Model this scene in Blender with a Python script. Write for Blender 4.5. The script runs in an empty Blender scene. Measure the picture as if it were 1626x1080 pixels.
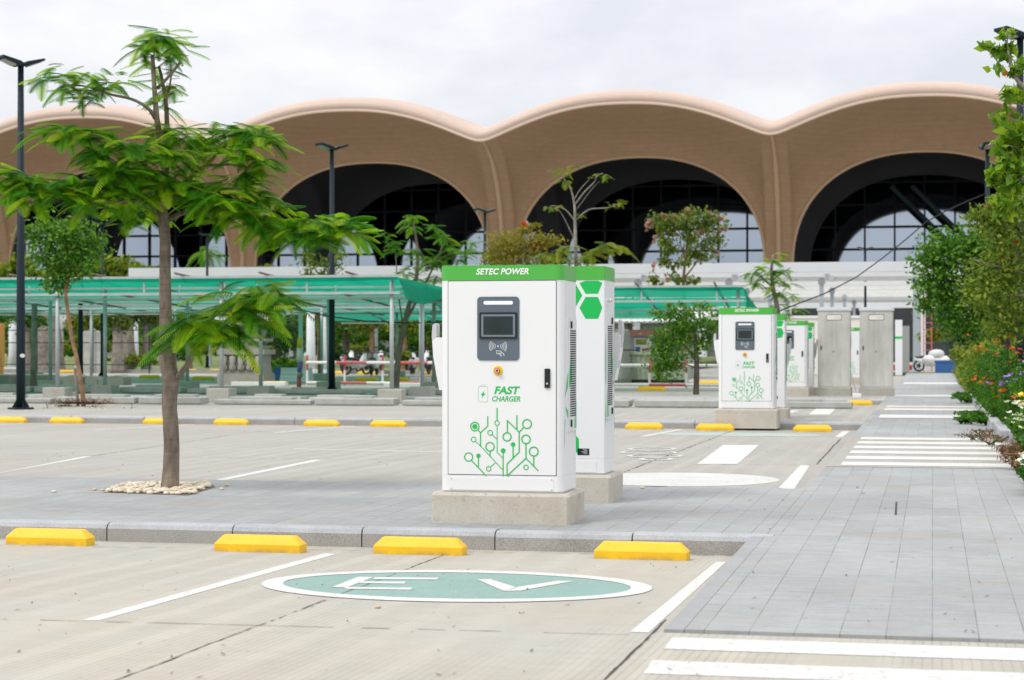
import bpy, math, random
import numpy as np
from mathutils import Vector, Matrix

random.seed(7)
RNG = np.random.default_rng(11)
sc = bpy.context.scene
COL = sc.collection
R = math.radians

# ------------------------------------------------------------------ camera geometry
F, CX, HY, EYE, TH = 3100.0, 813.0, 546.0, 1.52, R(12.15)
FW = Vector((-math.sin(TH), math.cos(TH), 0)); RT = Vector((math.cos(TH), math.sin(TH), 0)); UP = Vector((0, 0, 1))
CAM = Vector((0, 0, EYE))
YK = 14.0           # foot of the first kerb
SLOPE = 0.0265


def zroad(y):
    if y < 3: return SLOPE * (YK - 3)
    if y < YK: return SLOPE * (YK - y)
    if y < 18.755: return 0.0
    if y < 34.8: return 0.132 * (34.8 - y) / 16.045
    if y < 38.655: return 0.0
    if y < 49.4: return 0.12 * (49.4 - y) / 10.745
    if y < 53.005: return 0.0
    return 0.1


def at(px, py, D):
    return CAM + FW * D + RT * ((px - CX) * D / F) + UP * ((HY - py) * D / F)


def gnd(px, py, z=0.0):
    return at(px, py, F * (EYE - z) / (py - HY))


def road(px, py):
    z = 0.05
    for _ in range(40):
        p = gnd(px, py, z); z = 0.5 * z + 0.5 * zroad(p.y)
    p.z = zroad(p.y)
    return p


def Dof(p):
    return (Vector(p) - CAM).dot(FW)


# ------------------------------------------------------------------ mesh builder
class MB:
    def __init__(s):
        s.v = []; s.f = []; s.mi = []; s.sm = []; s.m = 0; s.s = False

    def add(s, vs, fs):
        o = len(s.v); s.v.extend([tuple(v) for v in vs])
        for f in fs:
            s.f.append([i + o for i in f]); s.mi.append(s.m); s.sm.append(s.s)

    def bx(s, x0, x1, y0, y1, z0, z1):
        s.add([(x0, y0, z0), (x1, y0, z0), (x1, y1, z0), (x0, y1, z0), (x0, y0, z1), (x1, y0, z1), (x1, y1, z1), (x0, y1, z1)],
              [(0, 3, 2, 1), (4, 5, 6, 7), (0, 1, 5, 4), (1, 2, 6, 5), (2, 3, 7, 6), (3, 0, 4, 7)])

    def box(s, c, d, rz=0.0, bev=0.0):
        hx, hy, hz = d[0] / 2, d[1] / 2, d[2] / 2
        M = Matrix.Translation(Vector(c)) @ Matrix.Rotation(rz, 4, 'Z')
        if bev <= 0:
            vs = [(-hx, -hy, -hz), (hx, -hy, -hz), (hx, hy, -hz), (-hx, hy, -hz), (-hx, -hy, hz), (hx, -hy, hz), (hx, hy, hz), (-hx, hy, hz)]
            s.add([M @ Vector(v) for v in vs], [(0, 3, 2, 1), (4, 5, 6, 7), (0, 1, 5, 4), (1, 2, 6, 5), (2, 3, 7, 6), (3, 0, 4, 7)])
        else:
            b = bev
            rings = []
            for z, e in ((-hz, b), (-hz + b, 0), (hz - b, 0), (hz, b)):
                x, y = hx - e, hy - e
                k = b * 0.6
                rings.append([M @ Vector(q) for q in ((-x + k, -y, z), (x - k, -y, z), (x, -y + k, z), (x, y - k, z), (x - k, y, z), (-x + k, y, z), (-x, y - k, z), (-x, -y + k, z))])
            s.loft(rings)

    def loft(s, rings, closed=True, cap=True):
        n = len(rings[0]); vs = [p for r in rings for p in r]; fs = []
        for i in range(len(rings) - 1):
            for j in range(n if closed else n - 1):
                k = (j + 1) % n
                fs.append((i * n + j, i * n + k, (i + 1) * n + k, (i + 1) * n + j))
        if cap and closed:
            fs.append(tuple(reversed(range(n)))); fs.append(tuple(range((len(rings) - 1) * n, len(rings) * n)))
        s.add(vs, fs)

    def tube(s, pts, rad, n=8, cap=True, jit=0.0):
        pts = [Vector(p) for p in pts]
        if not hasattr(rad, '__len__'): rad = [rad] * len(pts)
        rings = []; ref = Vector((0.31, 0.17, 0.93))
        for i, p in enumerate(pts):
            t = (pts[min(i + 1, len(pts) - 1)] - pts[max(i - 1, 0)]).normalized()
            if abs(t.dot(ref)) > 0.93: r0 = Vector((1, 0.1, 0))
            else: r0 = ref
            if i == 0 or True:
                a = t.cross(r0).normalized() if i == 0 else (prev - t * prev.dot(t)).normalized()
            prev = a
            b = t.cross(a)
            rings.append([p + (a * math.cos(q) + b * math.sin(q)) * rad[i] * (1 + (random.uniform(-jit, jit) if jit else 0)) for q in [2 * math.pi * k / n for k in range(n)]])
        s.loft(rings, True, cap)

    def cyl(s, c, r, z0, z1, n=16, r1=None):
        r1 = r if r1 is None else r1
        s.tube([(c[0], c[1], z0), (c[0], c[1], z1)], [r, r1], n)

    def prism(s, prof, a0, a1, axis='z'):
        """extrude a closed 2-D profile (CCW) along an axis"""
        def P(q, a):
            return (q[0], q[1], a) if axis == 'z' else ((q[0], a, q[1]) if axis == 'y' else (a, q[0], q[1]))
        s.loft([[P(q, a0) for q in prof], [P(q, a1) for q in prof]])

    def poly(s, pts):
        s.add(pts, [tuple(range(len(pts)))])

    def ball(s, c, r, nu=10, nv=6, noise=0.0, squash=(1, 1, 1)):
        rings = []
        for i in range(nv + 1):
            th = math.pi * i / nv
            rr = []
            for j in range(nu):
                ph = 2 * math.pi * j / nu
                k = r * (1 + random.uniform(-noise, noise))
                rr.append((c[0] + k * squash[0] * max(math.sin(th), 0.02) * math.cos(ph), c[1] + k * squash[1] * max(math.sin(th), 0.02) * math.sin(ph), c[2] - k * squash[2] * math.cos(th)))
            rings.append(rr)
        s.loft(rings)

    def build(s, name, mats, parent=None, org=None, fix=False):
        me = bpy.data.meshes.new(name)
        v = s.v
        if org is not None: v = [(a[0] - org[0], a[1] - org[1], a[2] - org[2]) for a in v]
        me.from_pydata(v, [], s.f)
        if not isinstance(mats, (list, tuple)): mats = [mats]
        for m in mats: me.materials.append(m)
        me.polygons.foreach_set('material_index', s.mi); me.polygons.foreach_set('use_smooth', s.sm)
        me.update()
        if fix:
            import bmesh
            b = bmesh.new(); b.from_mesh(me); bmesh.ops.recalc_face_normals(b, faces=b.faces[:]); b.to_mesh(me); b.free()
        return link(name, me, parent, org)


def link(name, me, parent=None, org=None):
    o = bpy.data.objects.new(name, me); COL.objects.link(o)
    if parent is not None: o.parent = parent
    elif org is not None: o.location = org
    return o


def np_mesh(name, verts, nper, mat, parent=None, org=None, faces=None, smooth=False):
    """verts (N,k,3): N separate polygons of k corners"""
    v = np.asarray(verts, dtype=np.float64)
    if org is not None: v = v - np.array(org)
    if faces is None:
        N, k = v.shape[0], v.shape[1]; flat = v.reshape(-1, 3)
        faces = np.arange(N * k).reshape(N, k)
    else:
        flat = v.reshape(-1, 3); N, k = faces.shape
    me = bpy.data.meshes.new(name)
    me.vertices.add(len(flat)); me.vertices.foreach_set('co', flat.ravel())
    me.loops.add(N * k); me.loops.foreach_set('vertex_index', faces.ravel().astype(np.int32))
    me.polygons.add(N); me.polygons.foreach_set('loop_start', (np.arange(N) * k).astype(np.int32))
    me.update(calc_edges=True); me.validate()
    me.materials.append(mat)
    return link(name, me, parent, org)


def tag(o, label=None, cat=None, group=None, kind=None):
    if label: o['label'] = label
    if cat: o['category'] = cat
    if group: o['group'] = group
    if kind: o['kind'] = kind
    return o


def thing(name, label, cat, loc=(0, 0, 0), rz=0.0, group=None):
    o = bpy.data.objects.new(name, None); COL.objects.link(o)
    o.empty_display_size = 0.2
    o.location = loc; o.rotation_euler = (0, 0, rz)
    return tag(o, label, cat, group)


def copy_tree(o, parent=None):
    c = o.copy(); COL.objects.link(c)
    if parent is not None: c.parent = parent
    for ch in [x for x in KIDS.get(o.name, [])] or list(o.children): copy_tree(ch, c)
    return c


KIDS = {}


def struct(o):
    o['kind'] = 'structure'; return o


# ------------------------------------------------------------------ materials
class NT:
    def __init__(s, name):
        s.m = bpy.data.materials.new(name); s.m.use_nodes = True
        s.t = s.m.node_tree; s.n = s.t.nodes; s.n.clear()
        s.out = s.n.new('ShaderNodeOutputMaterial')

    def new(s, typ, **kw):
        n = s.n.new(typ)
        for k, v in kw.items(): setattr(n, k, v)
        return n

    def L(s, a, b): s.t.links.new(a, b)

    def set(s, sock, v):
        if hasattr(v, 'is_linked') or hasattr(v, 'links'): s.L(v, sock)
        else: sock.default_value = v

    def math(s, op, a, b=0.0, clamp=False):
        n = s.new('ShaderNodeMath', operation=op, use_clamp=clamp); s.set(n.inputs[0], a); s.set(n.inputs[1], b); return n.outputs[0]

    def coord(s, scale=(1, 1, 1), kind='Object', rot=(0, 0, 0), loc=(0, 0, 0)):
        t = s.new('ShaderNodeTexCoord'); m = s.new('ShaderNodeMapping')
        m.inputs['Scale'].default_value = scale; m.inputs['Rotation'].default_value = rot; m.inputs['Location'].default_value = loc
        s.L(t.outputs[kind], m.inputs['Vector']); return m.outputs[0]

    def noise(s, vec, scale, detail=4, rough=0.55, dist=0.0):
        n = s.new('ShaderNodeTexNoise'); s.L(vec, n.inputs['Vector'])
        n.inputs['Scale'].default_value = scale; n.inputs['Detail'].default_value = detail; n.inputs['Roughness'].default_value = rough; n.inputs['Distortion'].default_value = dist
        return n.outputs['Fac']

    def ramp(s, fac, stops):
        n = s.new('ShaderNodeValToRGB'); s.L(fac, n.inputs[0]); e = n.color_ramp.elements
        while len(e) < len(stops): e.new(0.5)
        for el, (p, c) in zip(e, stops):
            el.position = p; el.color = (c[0], c[1], c[2], 1) if hasattr(c, '__len__') else (c, c, c, 1)
        return n.outputs['Color']

    def mix(s, fac, a, b, mode='MIX'):
        n = s.new('ShaderNodeMix', data_type='RGBA', blend_type=mode)
        s.set(n.inputs[0], fac)
        for i, v in ((6, a), (7, b)):
            if isinstance(v, tuple) and len(v) == 3: v = (*v, 1)
            s.set(n.inputs[i], v)
        return n.outputs[2]

    def val(s, fac, lo, hi):
        """map 0..1 to lo..hi"""
        return s.math('ADD', s.math('MULTIPLY', fac, hi - lo), lo)

    def bsdf(s, color, rough=0.6, metal=0.0, spec=0.5, bump=None, bstr=0.3, bdist=0.01):
        b = s.new('ShaderNodeBsdfPrincipled')
        if isinstance(color, tuple) and len(color) == 3: color = (*color, 1)
        s.set(b.inputs['Base Color'], color); s.set(b.inputs['Roughness'], rough); s.set(b.inputs['Metallic'], metal)
        b.inputs['Specular IOR Level'].default_value = spec
        if bump is not None:
            n = s.new('ShaderNodeBump'); n.inputs['Strength'].default_value = bstr; n.inputs['Distance'].default_value = bdist
            s.L(bump, n.inputs['Height']); s.L(n.outputs[0], b.inputs['Normal'])
        return b

    def done(s, sh):
        s.L(sh.outputs[0], s.out.inputs['Surface']); return s.m


def mat(name, col, rough=0.6, var=0.1, sc=3.0, metal=0.0, spec=0.4, bump=0.0, bsc=60.0, stretch=(1, 1, 1), fine=0.05, rvar=0.0, bdist=0.004):
    t = NT(name); v = t.coord(stretch)
    n1 = t.noise(v, sc, 5); n2 = t.noise(v, bsc, 3)
    k = t.math('ADD', t.val(n1, 1 - 2 * var, 1 + 2 * var), t.val(n2, -2 * fine, 2 * fine))
    k = t.math('MULTIPLY', k, 1.0)
    comb = t.new('ShaderNodeCombineColor')
    for i in range(3): t.L(k, comb.inputs[i])
    c = t.mix(1.0, tuple(col), comb.outputs[0], 'MULTIPLY')
    rr = t.val(n1, rough - rvar, rough + rvar) if rvar else rough
    return t.done(t.bsdf(c, rr, metal, spec, n2 if bump else None, bump, bdist))


def leaf_mat(name, stops, trans=0.35, rough=0.5, spec=0.15):
    t = NT(name)
    g = t.new('ShaderNodeNewGeometry')
    v = t.coord((1, 1, 1))
    f = t.math('ADD', t.math('MULTIPLY', g.outputs['Random Per Island'], 0.7), t.math('MULTIPLY', t.noise(v, 2.2, 2), 0.3))
    c = t.ramp(f, stops)
    b = t.bsdf(c, rough, 0, spec)
    tr = t.new('ShaderNodeBsdfTranslucent')
    c2 = t.mix(1.0, c, (1.5, 1.5, 0.7), 'MULTIPLY')
    t.L(c2, tr.inputs['Color'])
    m = t.new('ShaderNodeMixShader'); m.inputs[0].default_value = trans
    t.L(b.outputs[0], m.inputs[1]); t.L(tr.outputs[0], m.inputs[2])
    return t.done(m)


def concrete_road(name, base, groove=0.5):
    t = NT(name); v = t.coord()
    n1 = t.noise(v, 0.3, 6, 0.6); n2 = t.noise(v, 5, 5, 0.65); n3 = t.noise(v, 70, 3)
    vb = t.coord((2.1, 0.035, 1)); band = t.noise(vb, 1.0, 2)
    vt = t.coord((0.5, 26, 1)); tex = t.noise(vt, 1.0, 2)
    w = t.new('ShaderNodeTexWave', wave_type='BANDS', bands_direction='X'); t.L(v, w.inputs['Vector'])
    w.inputs['Scale'].default_value = 7.5; w.inputs['Distortion'].default_value = 0.35; w.inputs['Detail'].default_value = 2; w.inputs['Detail Scale'].default_value = 1.5
    gm = t.ramp(t.noise(t.coord((1, 0.25, 1)), 0.55, 4), [(0.42, 0.05), (0.62, 1.0)])
    gr = t.math('MULTIPLY', t.ramp(w.outputs['Fac'], [(0.0, 1.0), (0.28, 0.0)]), gm)
    w2 = t.new('ShaderNodeTexWave', wave_type='BANDS', bands_direction='X'); t.L(v, w2.inputs['Vector'])
    w2.inputs['Scale'].default_value = 0.93; w2.inputs['Distortion'].default_value = 1.6; w2.inputs['Detail'].default_value = 3; w2.inputs['Detail Scale'].default_value = 0.6
    bm = t.ramp(t.noise(t.coord((0.8, 0.2, 1)), 0.7, 3), [(0.38, 0.15), (0.6, 1.0)])
    lb = t.math('MULTIPLY', t.ramp(w2.outputs['Fac'], [(0.62, 0.0), (0.86, 1.0)]), bm)
    k = t.val(n1, 0.83, 1.10)
    k = t.math('ADD', k, t.math('MULTIPLY', lb, 0.085))
    k = t.math('ADD', k, t.val(band, -0.13, 0.13))
    k = t.math('ADD', k, t.val(n2, -0.10, 0.10))
    k = t.math('ADD', k, t.val(n3, -0.10, 0.10))
    k = t.math('ADD', k, t.val(tex, -0.06, 0.06))
    k = t.math('SUBTRACT', k, t.math('MULTIPLY', gr, 0.22 * groove))
    sp = t.ramp(t.noise(v, 18, 2, 0.5), [(0.70, 0.0), (0.74, 1.0)])
    k = t.math('SUBTRACT', k, t.math('MULTIPLY', sp, 0.16))
    comb = t.new('ShaderNodeCombineColor')
    for i in range(3): t.L(k, comb.inputs[i])
    tint = t.mix(t.ramp(t.noise(v, 0.8, 4), [(0.35, 0.0), (0.7, 1.0)]), base, (base[0] * 1.02, base[1] * 0.98, base[2] * 0.93))
    c = t.mix(1.0, tint, comb.outputs[0], 'MULTIPLY')
    h = t.math('ADD', t.math('MULTIPLY', n3, 0.4), t.math('MULTIPLY', gr, -0.6))
    return t.done(t.bsdf(c, 0.8, 0, 0.25, h, 0.35, 0.006))


def paver_mat(name, base, bw=0.215, bh=1.29):
    t = NT(name); v = t.coord((1, 1, 1), rot=(0, 0, 0))
    br = t.new('ShaderNodeTexBrick'); br.offset = 0.0; br.squash = 1.0
    t.L(v, br.inputs['Vector'])
    br.inputs['Scale'].default_value = 1.0; br.inputs['Brick Width'].default_value = bw; br.inputs['Row Height'].default_value = bh
    br.inputs['Mortar Size'].default_value = 0.0035; br.inputs['Mortar Smooth'].default_value = 0.2; br.inputs['Bias'].default_value = 0.0
    br.inputs['Color1'].default_value = (0.90, 0.90, 0.90, 1); br.inputs['Color2'].default_value = (1.06, 1.06, 1.06, 1); br.inputs['Mortar'].default_value = (0.50, 0.475, 0.44, 1)
    n1 = t.noise(v, 0.5, 5, 0.6); n2 = t.noise(t.coord((2.0, 22, 1)), 1.0, 4, 0.7); n3 = t.noise(v, 90, 3); n4 = t.noise(v, 7, 5, 0.7)
    k = t.val(n1, 0.70, 1.28)
    k = t.math('ADD', k, t.val(n2, -0.24, 0.24)); k = t.math('ADD', k, t.val(n3, -0.14, 0.14)); k = t.math('ADD', k, t.val(n4, -0.20, 0.20))
    comb = t.new('ShaderNodeCombineColor')
    for i in range(3): t.L(k, comb.inputs[i])
    c = t.mix(1.0, base, comb.outputs[0], 'MULTIPLY')
    dirt = t.ramp(t.noise(v, 1.1, 6, 0.7), [(0.50, 0.0), (0.70, 0.75)])
    c = t.mix(dirt, c, (base[0] * 0.98, base[1] * 0.90, base[2] * 0.80))
    spot = t.math('MULTIPLY', t.ramp(t.noise(v, 9, 3, 0.6), [(0.66, 0.0), (0.72, 1.0)]), 0.28)
    c = t.mix(spot, c, (base[0] * 0.45, base[1] * 0.43, base[2] * 0.40))
    joint = t.mix(t.ramp(t.noise(v, 1.7, 3), [(0.35, 0.25), (0.65, 1.0)]), (1, 1, 1), br.outputs['Color'])
    c = t.mix(1.0, c, joint, 'MULTIPLY')
    return t.done(t.bsdf(c, 0.72, 0, 0.3, n3, 0.25, 0.004))


def granite(name, base, k=0.5):
    t = NT(name); v = t.coord()
    n = t.noise(v, 130, 2, 0.8); n2 = t.noise(v, 2.5, 5, 0.65)
    c = t.ramp(n, [(0.30, tuple(b * (1 - 0.7 * k) for b in base)), (0.5, base), (0.70, tuple(min(0.8, b * (1 + 0.7 * k)) for b in base))])
    c = t.mix(1.0, c, t.ramp(n2, [(0.25, 0.78), (0.55, 1.0), (0.8, 1.08)]), 'MULTIPLY')
    return t.done(t.bsdf(c, 0.75, 0, 0.3, n, 0.3, 0.003))


def rough_conc(name, base, stain=0.5):
    t = NT(name); v = t.coord()
    n1 = t.noise(v, 3.2, 6, 0.65); n2 = t.noise(v, 26, 4, 0.7); n3 = t.noise(v, 120, 2)
    c = t.mix(t.ramp(n1, [(0.40, 0.0), (0.72, 1.0)]), base, (base[0] * 0.86, base[1] * 0.83, base[2] * 0.76))
    c = t.mix(1.0, c, t.ramp(n2, [(0.28, 0.70), (0.42, 1.0), (0.8, 1.06)]), 'MULTIPLY')
    c = t.mix(1.0, c, t.ramp(n3, [(0.3, 0.9), (0.7, 1.06)]), 'MULTIPLY')
    st = t.math('MULTIPLY', t.ramp(t.noise(v, 4.3, 5, 0.7), [(0.64, 0.0), (0.70, 1.0)]), stain)
    c = t.mix(st, c, (base[0] * 0.45, base[1] * 0.44, base[2] * 0.42))
    return t.done(t.bsdf(c, 0.85, 0, 0.2, n2, 0.5, 0.006))


def bark_mat(name, a, b, sc=14):
    t = NT(name); v = t.coord((1, 1, 0.35)); v2 = t.coord((0.4, 0.4, 6))
    n = t.noise(v, sc, 6, 0.7); n2 = t.noise(v2, 6, 3); n3 = t.noise(t.coord(), 3, 4)
    c = t.mix(t.ramp(n, [(0.3, 0.0), (0.7, 1.0)]), a, b)
    c = t.mix(1.0, c, t.ramp(n2, [(0.3, 0.86), (0.6, 1.05)]), 'MULTIPLY')
    c = t.mix(1.0, c, t.ramp(n3, [(0.3, 0.66), (0.7, 1.18)]), 'MULTIPLY')
    return t.done(t.bsdf(c, 0.9, 0, 0.15, n, 0.6, 0.02))


M = {}
M['conc'] = concrete_road('road_concrete', (0.398, 0.380, 0.328), 0.9)
M['conc2'] = concrete_road('road_concrete_cool', (0.346, 0.336, 0.304), 0.35)
M['ground'] = mat('dusty_ground', (0.36, 0.345, 0.31), 0.9, 0.12, 0.05, bsc=3)
M['paver'] = paver_mat('granite_pavers', (0.305, 0.315, 0.312))
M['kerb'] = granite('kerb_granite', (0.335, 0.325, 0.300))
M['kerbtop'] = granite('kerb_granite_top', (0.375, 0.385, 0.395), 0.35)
M['edging'] = mat('granite_edging', (0.285, 0.29, 0.29), 0.75, 0.12, 2, bsc=90, fine=0.12)
M['paint'] = mat('white_road_paint', (0.645, 0.64, 0.615), 0.65, 0.09, 3.0, bsc=38, fine=0.10)
def worn_paint(name, base, wear, under=(0.36, 0.345, 0.31)):
    t = NT(name); v = t.coord()
    n = t.noise(v, 2.2, 6, 0.7); n2 = t.noise(t.coord((1, 0.3, 1)), 34, 4, 0.75); n3 = t.noise(v, 0.8, 3)
    c = t.mix(1.0, base, t.ramp(n, [(0.3, 0.90), (0.7, 1.03)]), 'MULTIPLY')
    chip = t.math('MULTIPLY', t.ramp(n2, [(0.50, 0.0), (0.66, 1.0)]), t.ramp(n3, [(0.35, wear * 0.3), (0.65, wear)]))
    c = t.mix(chip, c, under)
    return t.done(t.bsdf(c, 0.7, 0, 0.3))


M['paint'] = worn_paint('worn_white_paint', (0.615, 0.605, 0.575), 0.7)
M['paintfaded'] = worn_paint('faded_white_paint', (0.55, 0.545, 0.52), 0.7)
M['teal'] = worn_paint('worn_teal_paint', (0.205, 0.335, 0.295), 0.8)
M['tealfaded'] = mat('faded_teal_paint', (0.36, 0.42, 0.38), 0.7, 0.12, 1.6, bsc=30, fine=0.08)
M['crack'] = mat('joint_filler', (0.055, 0.05, 0.045), 0.9, 0.3, 8)
M['yellow'] = mat('yellow_paint', (0.80, 0.47, 0.012), 0.42, 0.07, 6, bsc=70, fine=0.04, spec=0.45, bump=0.08)
def stop_mat():
    t = NT('worn_yellow_paint'); v = t.coord()
    n = t.noise(v, 7, 5, 0.7); n2 = t.noise(t.coord((1, 3, 6)), 9, 4, 0.7); sp = t.new('ShaderNodeSeparateXYZ'); t.L(v, sp.inputs[0])
    c = t.mix(t.ramp(n, [(0.35, 0.0), (0.75, 1.0)]), (0.82, 0.50, 0.010), (0.78, 0.44, 0.012))
    low = t.math('MULTIPLY', t.ramp(sp.outputs[2], [(0.0, 1.0), (0.035, 0.0)]), t.ramp(n, [(0.40, 0.0), (0.65, 0.75)]))
    c = t.mix(low, c, (0.30, 0.215, 0.10))
    scf = t.ramp(n2, [(0.67, 0.0), (0.73, 0.6)])
    c = t.mix(scf, c, (0.42, 0.30, 0.10))
    return t.done(t.bsdf(c, t.val(n, 0.4, 0.6), 0, 0.4, n2, 0.1, 0.002))


M['yellow'] = stop_mat()
M['plinth'] = rough_conc('plinth_concrete', (0.53, 0.50, 0.44), 0.6)
M['white'] = mat('white_powder_coat', (0.755, 0.76, 0.765), 0.32, 0.012, 2, bsc=300, fine=0.012, spec=0.5)
M['whiteb'] = mat('white_enclosure', (0.76, 0.77, 0.775), 0.35, 0.015, 2, bsc=300, fine=0.012)
M['seam'] = mat('panel_gap', (0.11, 0.11, 0.11), 0.8, 0.05)
M['green'] = mat('green_header_paint', (0.075, 0.40, 0.055), 0.35, 0.03, 3, bsc=200, fine=0.01)
M['decal'] = mat('green_decal', (0.008, 0.46, 0.085), 0.45, 0.02, 3, bsc=200, fine=0.01)
M['decal_dk'] = mat('pale_green_decal', (0.16, 0.52, 0.26), 0.45, 0.02)
M['scrpanel'] = mat('slate_display_panel', (0.105, 0.135, 0.165), 0.22, 0.06, 5, bsc=200, fine=0.02)
M['black'] = mat('black_plastic', (0.012, 0.014, 0.016), 0.35, 0.1)
M['vent'] = mat('vent_opening', (0.02, 0.025, 0.028), 0.7, 0.1)
M['bezel'] = mat('grey_screen_frame', (0.16, 0.20, 0.225), 0.3, 0.03)
M['glassblk'] = mat('dark_screen_glass', (0.008, 0.020, 0.020), 0.05, 0.4, 9, spec=0.6)
M['whitedecal'] = mat('white_lettering', (0.85, 0.86, 0.86), 0.5, 0.01)
M['pale'] = mat('pale_icon_print', (0.55, 0.58, 0.60), 0.5, 0.02)
M['estop'] = mat('estop_yellow', (0.75, 0.55, 0.02), 0.4, 0.03)
M['red'] = mat('red_plastic', (0.38, 0.02, 0.025), 0.35, 0.05)
M['chrome'] = mat('chrome_lock', (0.7, 0.7, 0.7), 0.2, 0.03, metal=1.0)
M['grey_rub'] = mat('grey_holster', (0.50, 0.515, 0.52), 0.45, 0.03)
M['lamp'] = mat('lamp_post_paint', (0.010, 0.020, 0.027), 0.5, 0.12, 3, spec=0.2)
M['lens'] = mat('lamp_lens', (0.42, 0.40, 0.34), 0.3, 0.1)
M['galv'] = mat('galvanised_steel', (0.42, 0.45, 0.45), 0.5, 0.12, 4, metal=0.25)
M['footing'] = rough_conc('footing_concrete', (0.42, 0.41, 0.37), 0.4)
M['bark'] = bark_mat('grey_brown_bark', (0.155, 0.118, 0.088), (0.335, 0.275, 0.22))
M['barkd'] = bark_mat('dark_bark', (0.06, 0.05, 0.04), (0.17, 0.14, 0.11))
M['barkg'] = bark_mat('pale_bark', (0.20, 0.17, 0.14), (0.42, 0.37, 0.32))
M['stem'] = bark_mat('brown_stem', (0.20, 0.11, 0.055), (0.38, 0.25, 0.15))
M['frond'] = leaf_mat('feathery_leaf', [(0.0, (0.018, 0.105, 0.003)), (0.28, (0.036, 0.175, 0.004)), (0.50, (0.105, 0.30, 0.006)), (0.74, (0.27, 0.47, 0.012)), (1.0, (0.45, 0.46, 0.02))], 0.47)
M['frond2'] = leaf_mat('far_feathery_leaf', [(0.0, (0.035, 0.13, 0.012)), (0.5, (0.09, 0.26, 0.018)), (1.0, (0.26, 0.42, 0.03))], 0.4)
M['frondy'] = leaf_mat('yellowing_feathery_leaf', [(0.0, (0.06, 0.13, 0.015)), (0.4, (0.15, 0.24, 0.02)), (0.8, (0.30, 0.33, 0.035)), (1.0, (0.42, 0.33, 0.06))], 0.35)
M['leafg'] = leaf_mat('green_leaf', [(0.0, (0.014, 0.06, 0.010)), (0.45, (0.04, 0.135, 0.015)), (0.8, (0.10, 0.24, 0.02)), (1.0, (0.22, 0.34, 0.03))], 0.33)
M['leafo'] = leaf_mat('olive_leaf', [(0.0, (0.035, 0.075, 0.015)), (0.45, (0.10, 0.165, 0.03)), (0.8, (0.22, 0.26, 0.04)), (1.0, (0.36, 0.24, 0.05))], 0.33)
M['leafy'] = leaf_mat('yellow_green_leaf', [(0.0, (0.06, 0.12, 0.015)), (0.5, (0.16, 0.23, 0.025)), (1.0, (0.36, 0.36, 0.05))], 0.3)
M['leafbig'] = leaf_mat('broad_glossy_leaf', [(0.0, (0.05, 0.13, 0.012)), (0.45, (0.12, 0.25, 0.02)), (0.9, (0.30, 0.43, 0.03)), (1.0, (0.36, 0.20, 0.03))], 0.38, 0.4)
M['leafd'] = leaf_mat('deep_green_leaf', [(0.0, (0.008, 0.035, 0.01)), (0.6, (0.025, 0.085, 0.02)), (1.0, (0.07, 0.16, 0.03))], 0.2)
M['leafyo'] = leaf_mat('yellow_ochre_leaf', [(0.0, (0.09, 0.11, 0.015)), (0.5, (0.22, 0.22, 0.03)), (1.0, (0.46, 0.32, 0.05))], 0.35)
M['leafm'] = leaf_mat('mid_green_leaf', [(0.0, (0.022, 0.085, 0.012)), (0.45, (0.06, 0.175, 0.02)), (0.8, (0.14, 0.28, 0.03)), (1.0, (0.29, 0.38, 0.04))], 0.36)
M['leafo2'] = leaf_mat('olive_twig_leaf', [(0.0, (0.055, 0.095, 0.016)), (0.5, (0.14, 0.215, 0.03)), (0.85, (0.27, 0.34, 0.045)), (1.0, (0.42, 0.30, 0.07))], 0.38)
M['drytwig'] = leaf_mat('dry_twig', [(0.0, (0.10, 0.045, 0.025)), (1.0, (0.30, 0.17, 0.10))], 0.1)
M['fl_orange'] = leaf_mat('orange_petal', [(0.0, (0.55, 0.08, 0.01)), (1.0, (0.75, 0.17, 0.02))], 0.2)
M['fl_purple'] = leaf_mat('purple_petal', [(0.0, (0.22, 0.13, 0.55)), (1.0, (0.40, 0.28, 0.72))], 0.2)
M['fl_white'] = leaf_mat('white_petal', [(0.0, (0.70, 0.70, 0.62)), (1.0, (0.80, 0.80, 0.74))], 0.2)
M['fl_yellow'] = leaf_mat('yellow_petal', [(0.0, (0.70, 0.48, 0.03)), (1.0, (0.80, 0.62, 0.08))], 0.2)
M['fl_pink'] = leaf_mat('pink_blossom', [(0.0, (0.40, 0.22, 0.20)), (1.0, (0.62, 0.40, 0.36))], 0.2)
M['soil'] = mat('planting_soil', (0.16, 0.115, 0.08), 0.95, 0.3, 4)
M['pebble'] = leaf_mat('river_pebbles', [(0.0, (0.42, 0.30, 0.18)), (0.3, (0.62, 0.52, 0.38)), (0.8, (0.72, 0.66, 0.55)), (1.0, (0.35, 0.30, 0.24))], 0.0, 0.6)
M['steel'] = None
M['soffit'] = None


def steel():
    t = NT('brushed_stainless'); v = t.coord((9, 9, 0.35)); v2 = t.coord((1, 1, 0.5))
    n = t.noise(v, 4, 4, 0.6); n2 = t.noise(v2, 1.6, 4, 0.6)
    c = t.ramp(n2, [(0.3, (0.46, 0.445, 0.40)), (0.6, (0.62, 0.61, 0.57)), (0.8, (0.74, 0.74, 0.70))])
    c = t.mix(1.0, c, t.ramp(n, [(0.3, 0.88), (0.7, 1.06)]), 'MULTIPLY')
    return t.done(t.bsdf(c, t.val(n2, 0.35, 0.55), 0.35, 0.5))


M['steel'] = steel()


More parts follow.
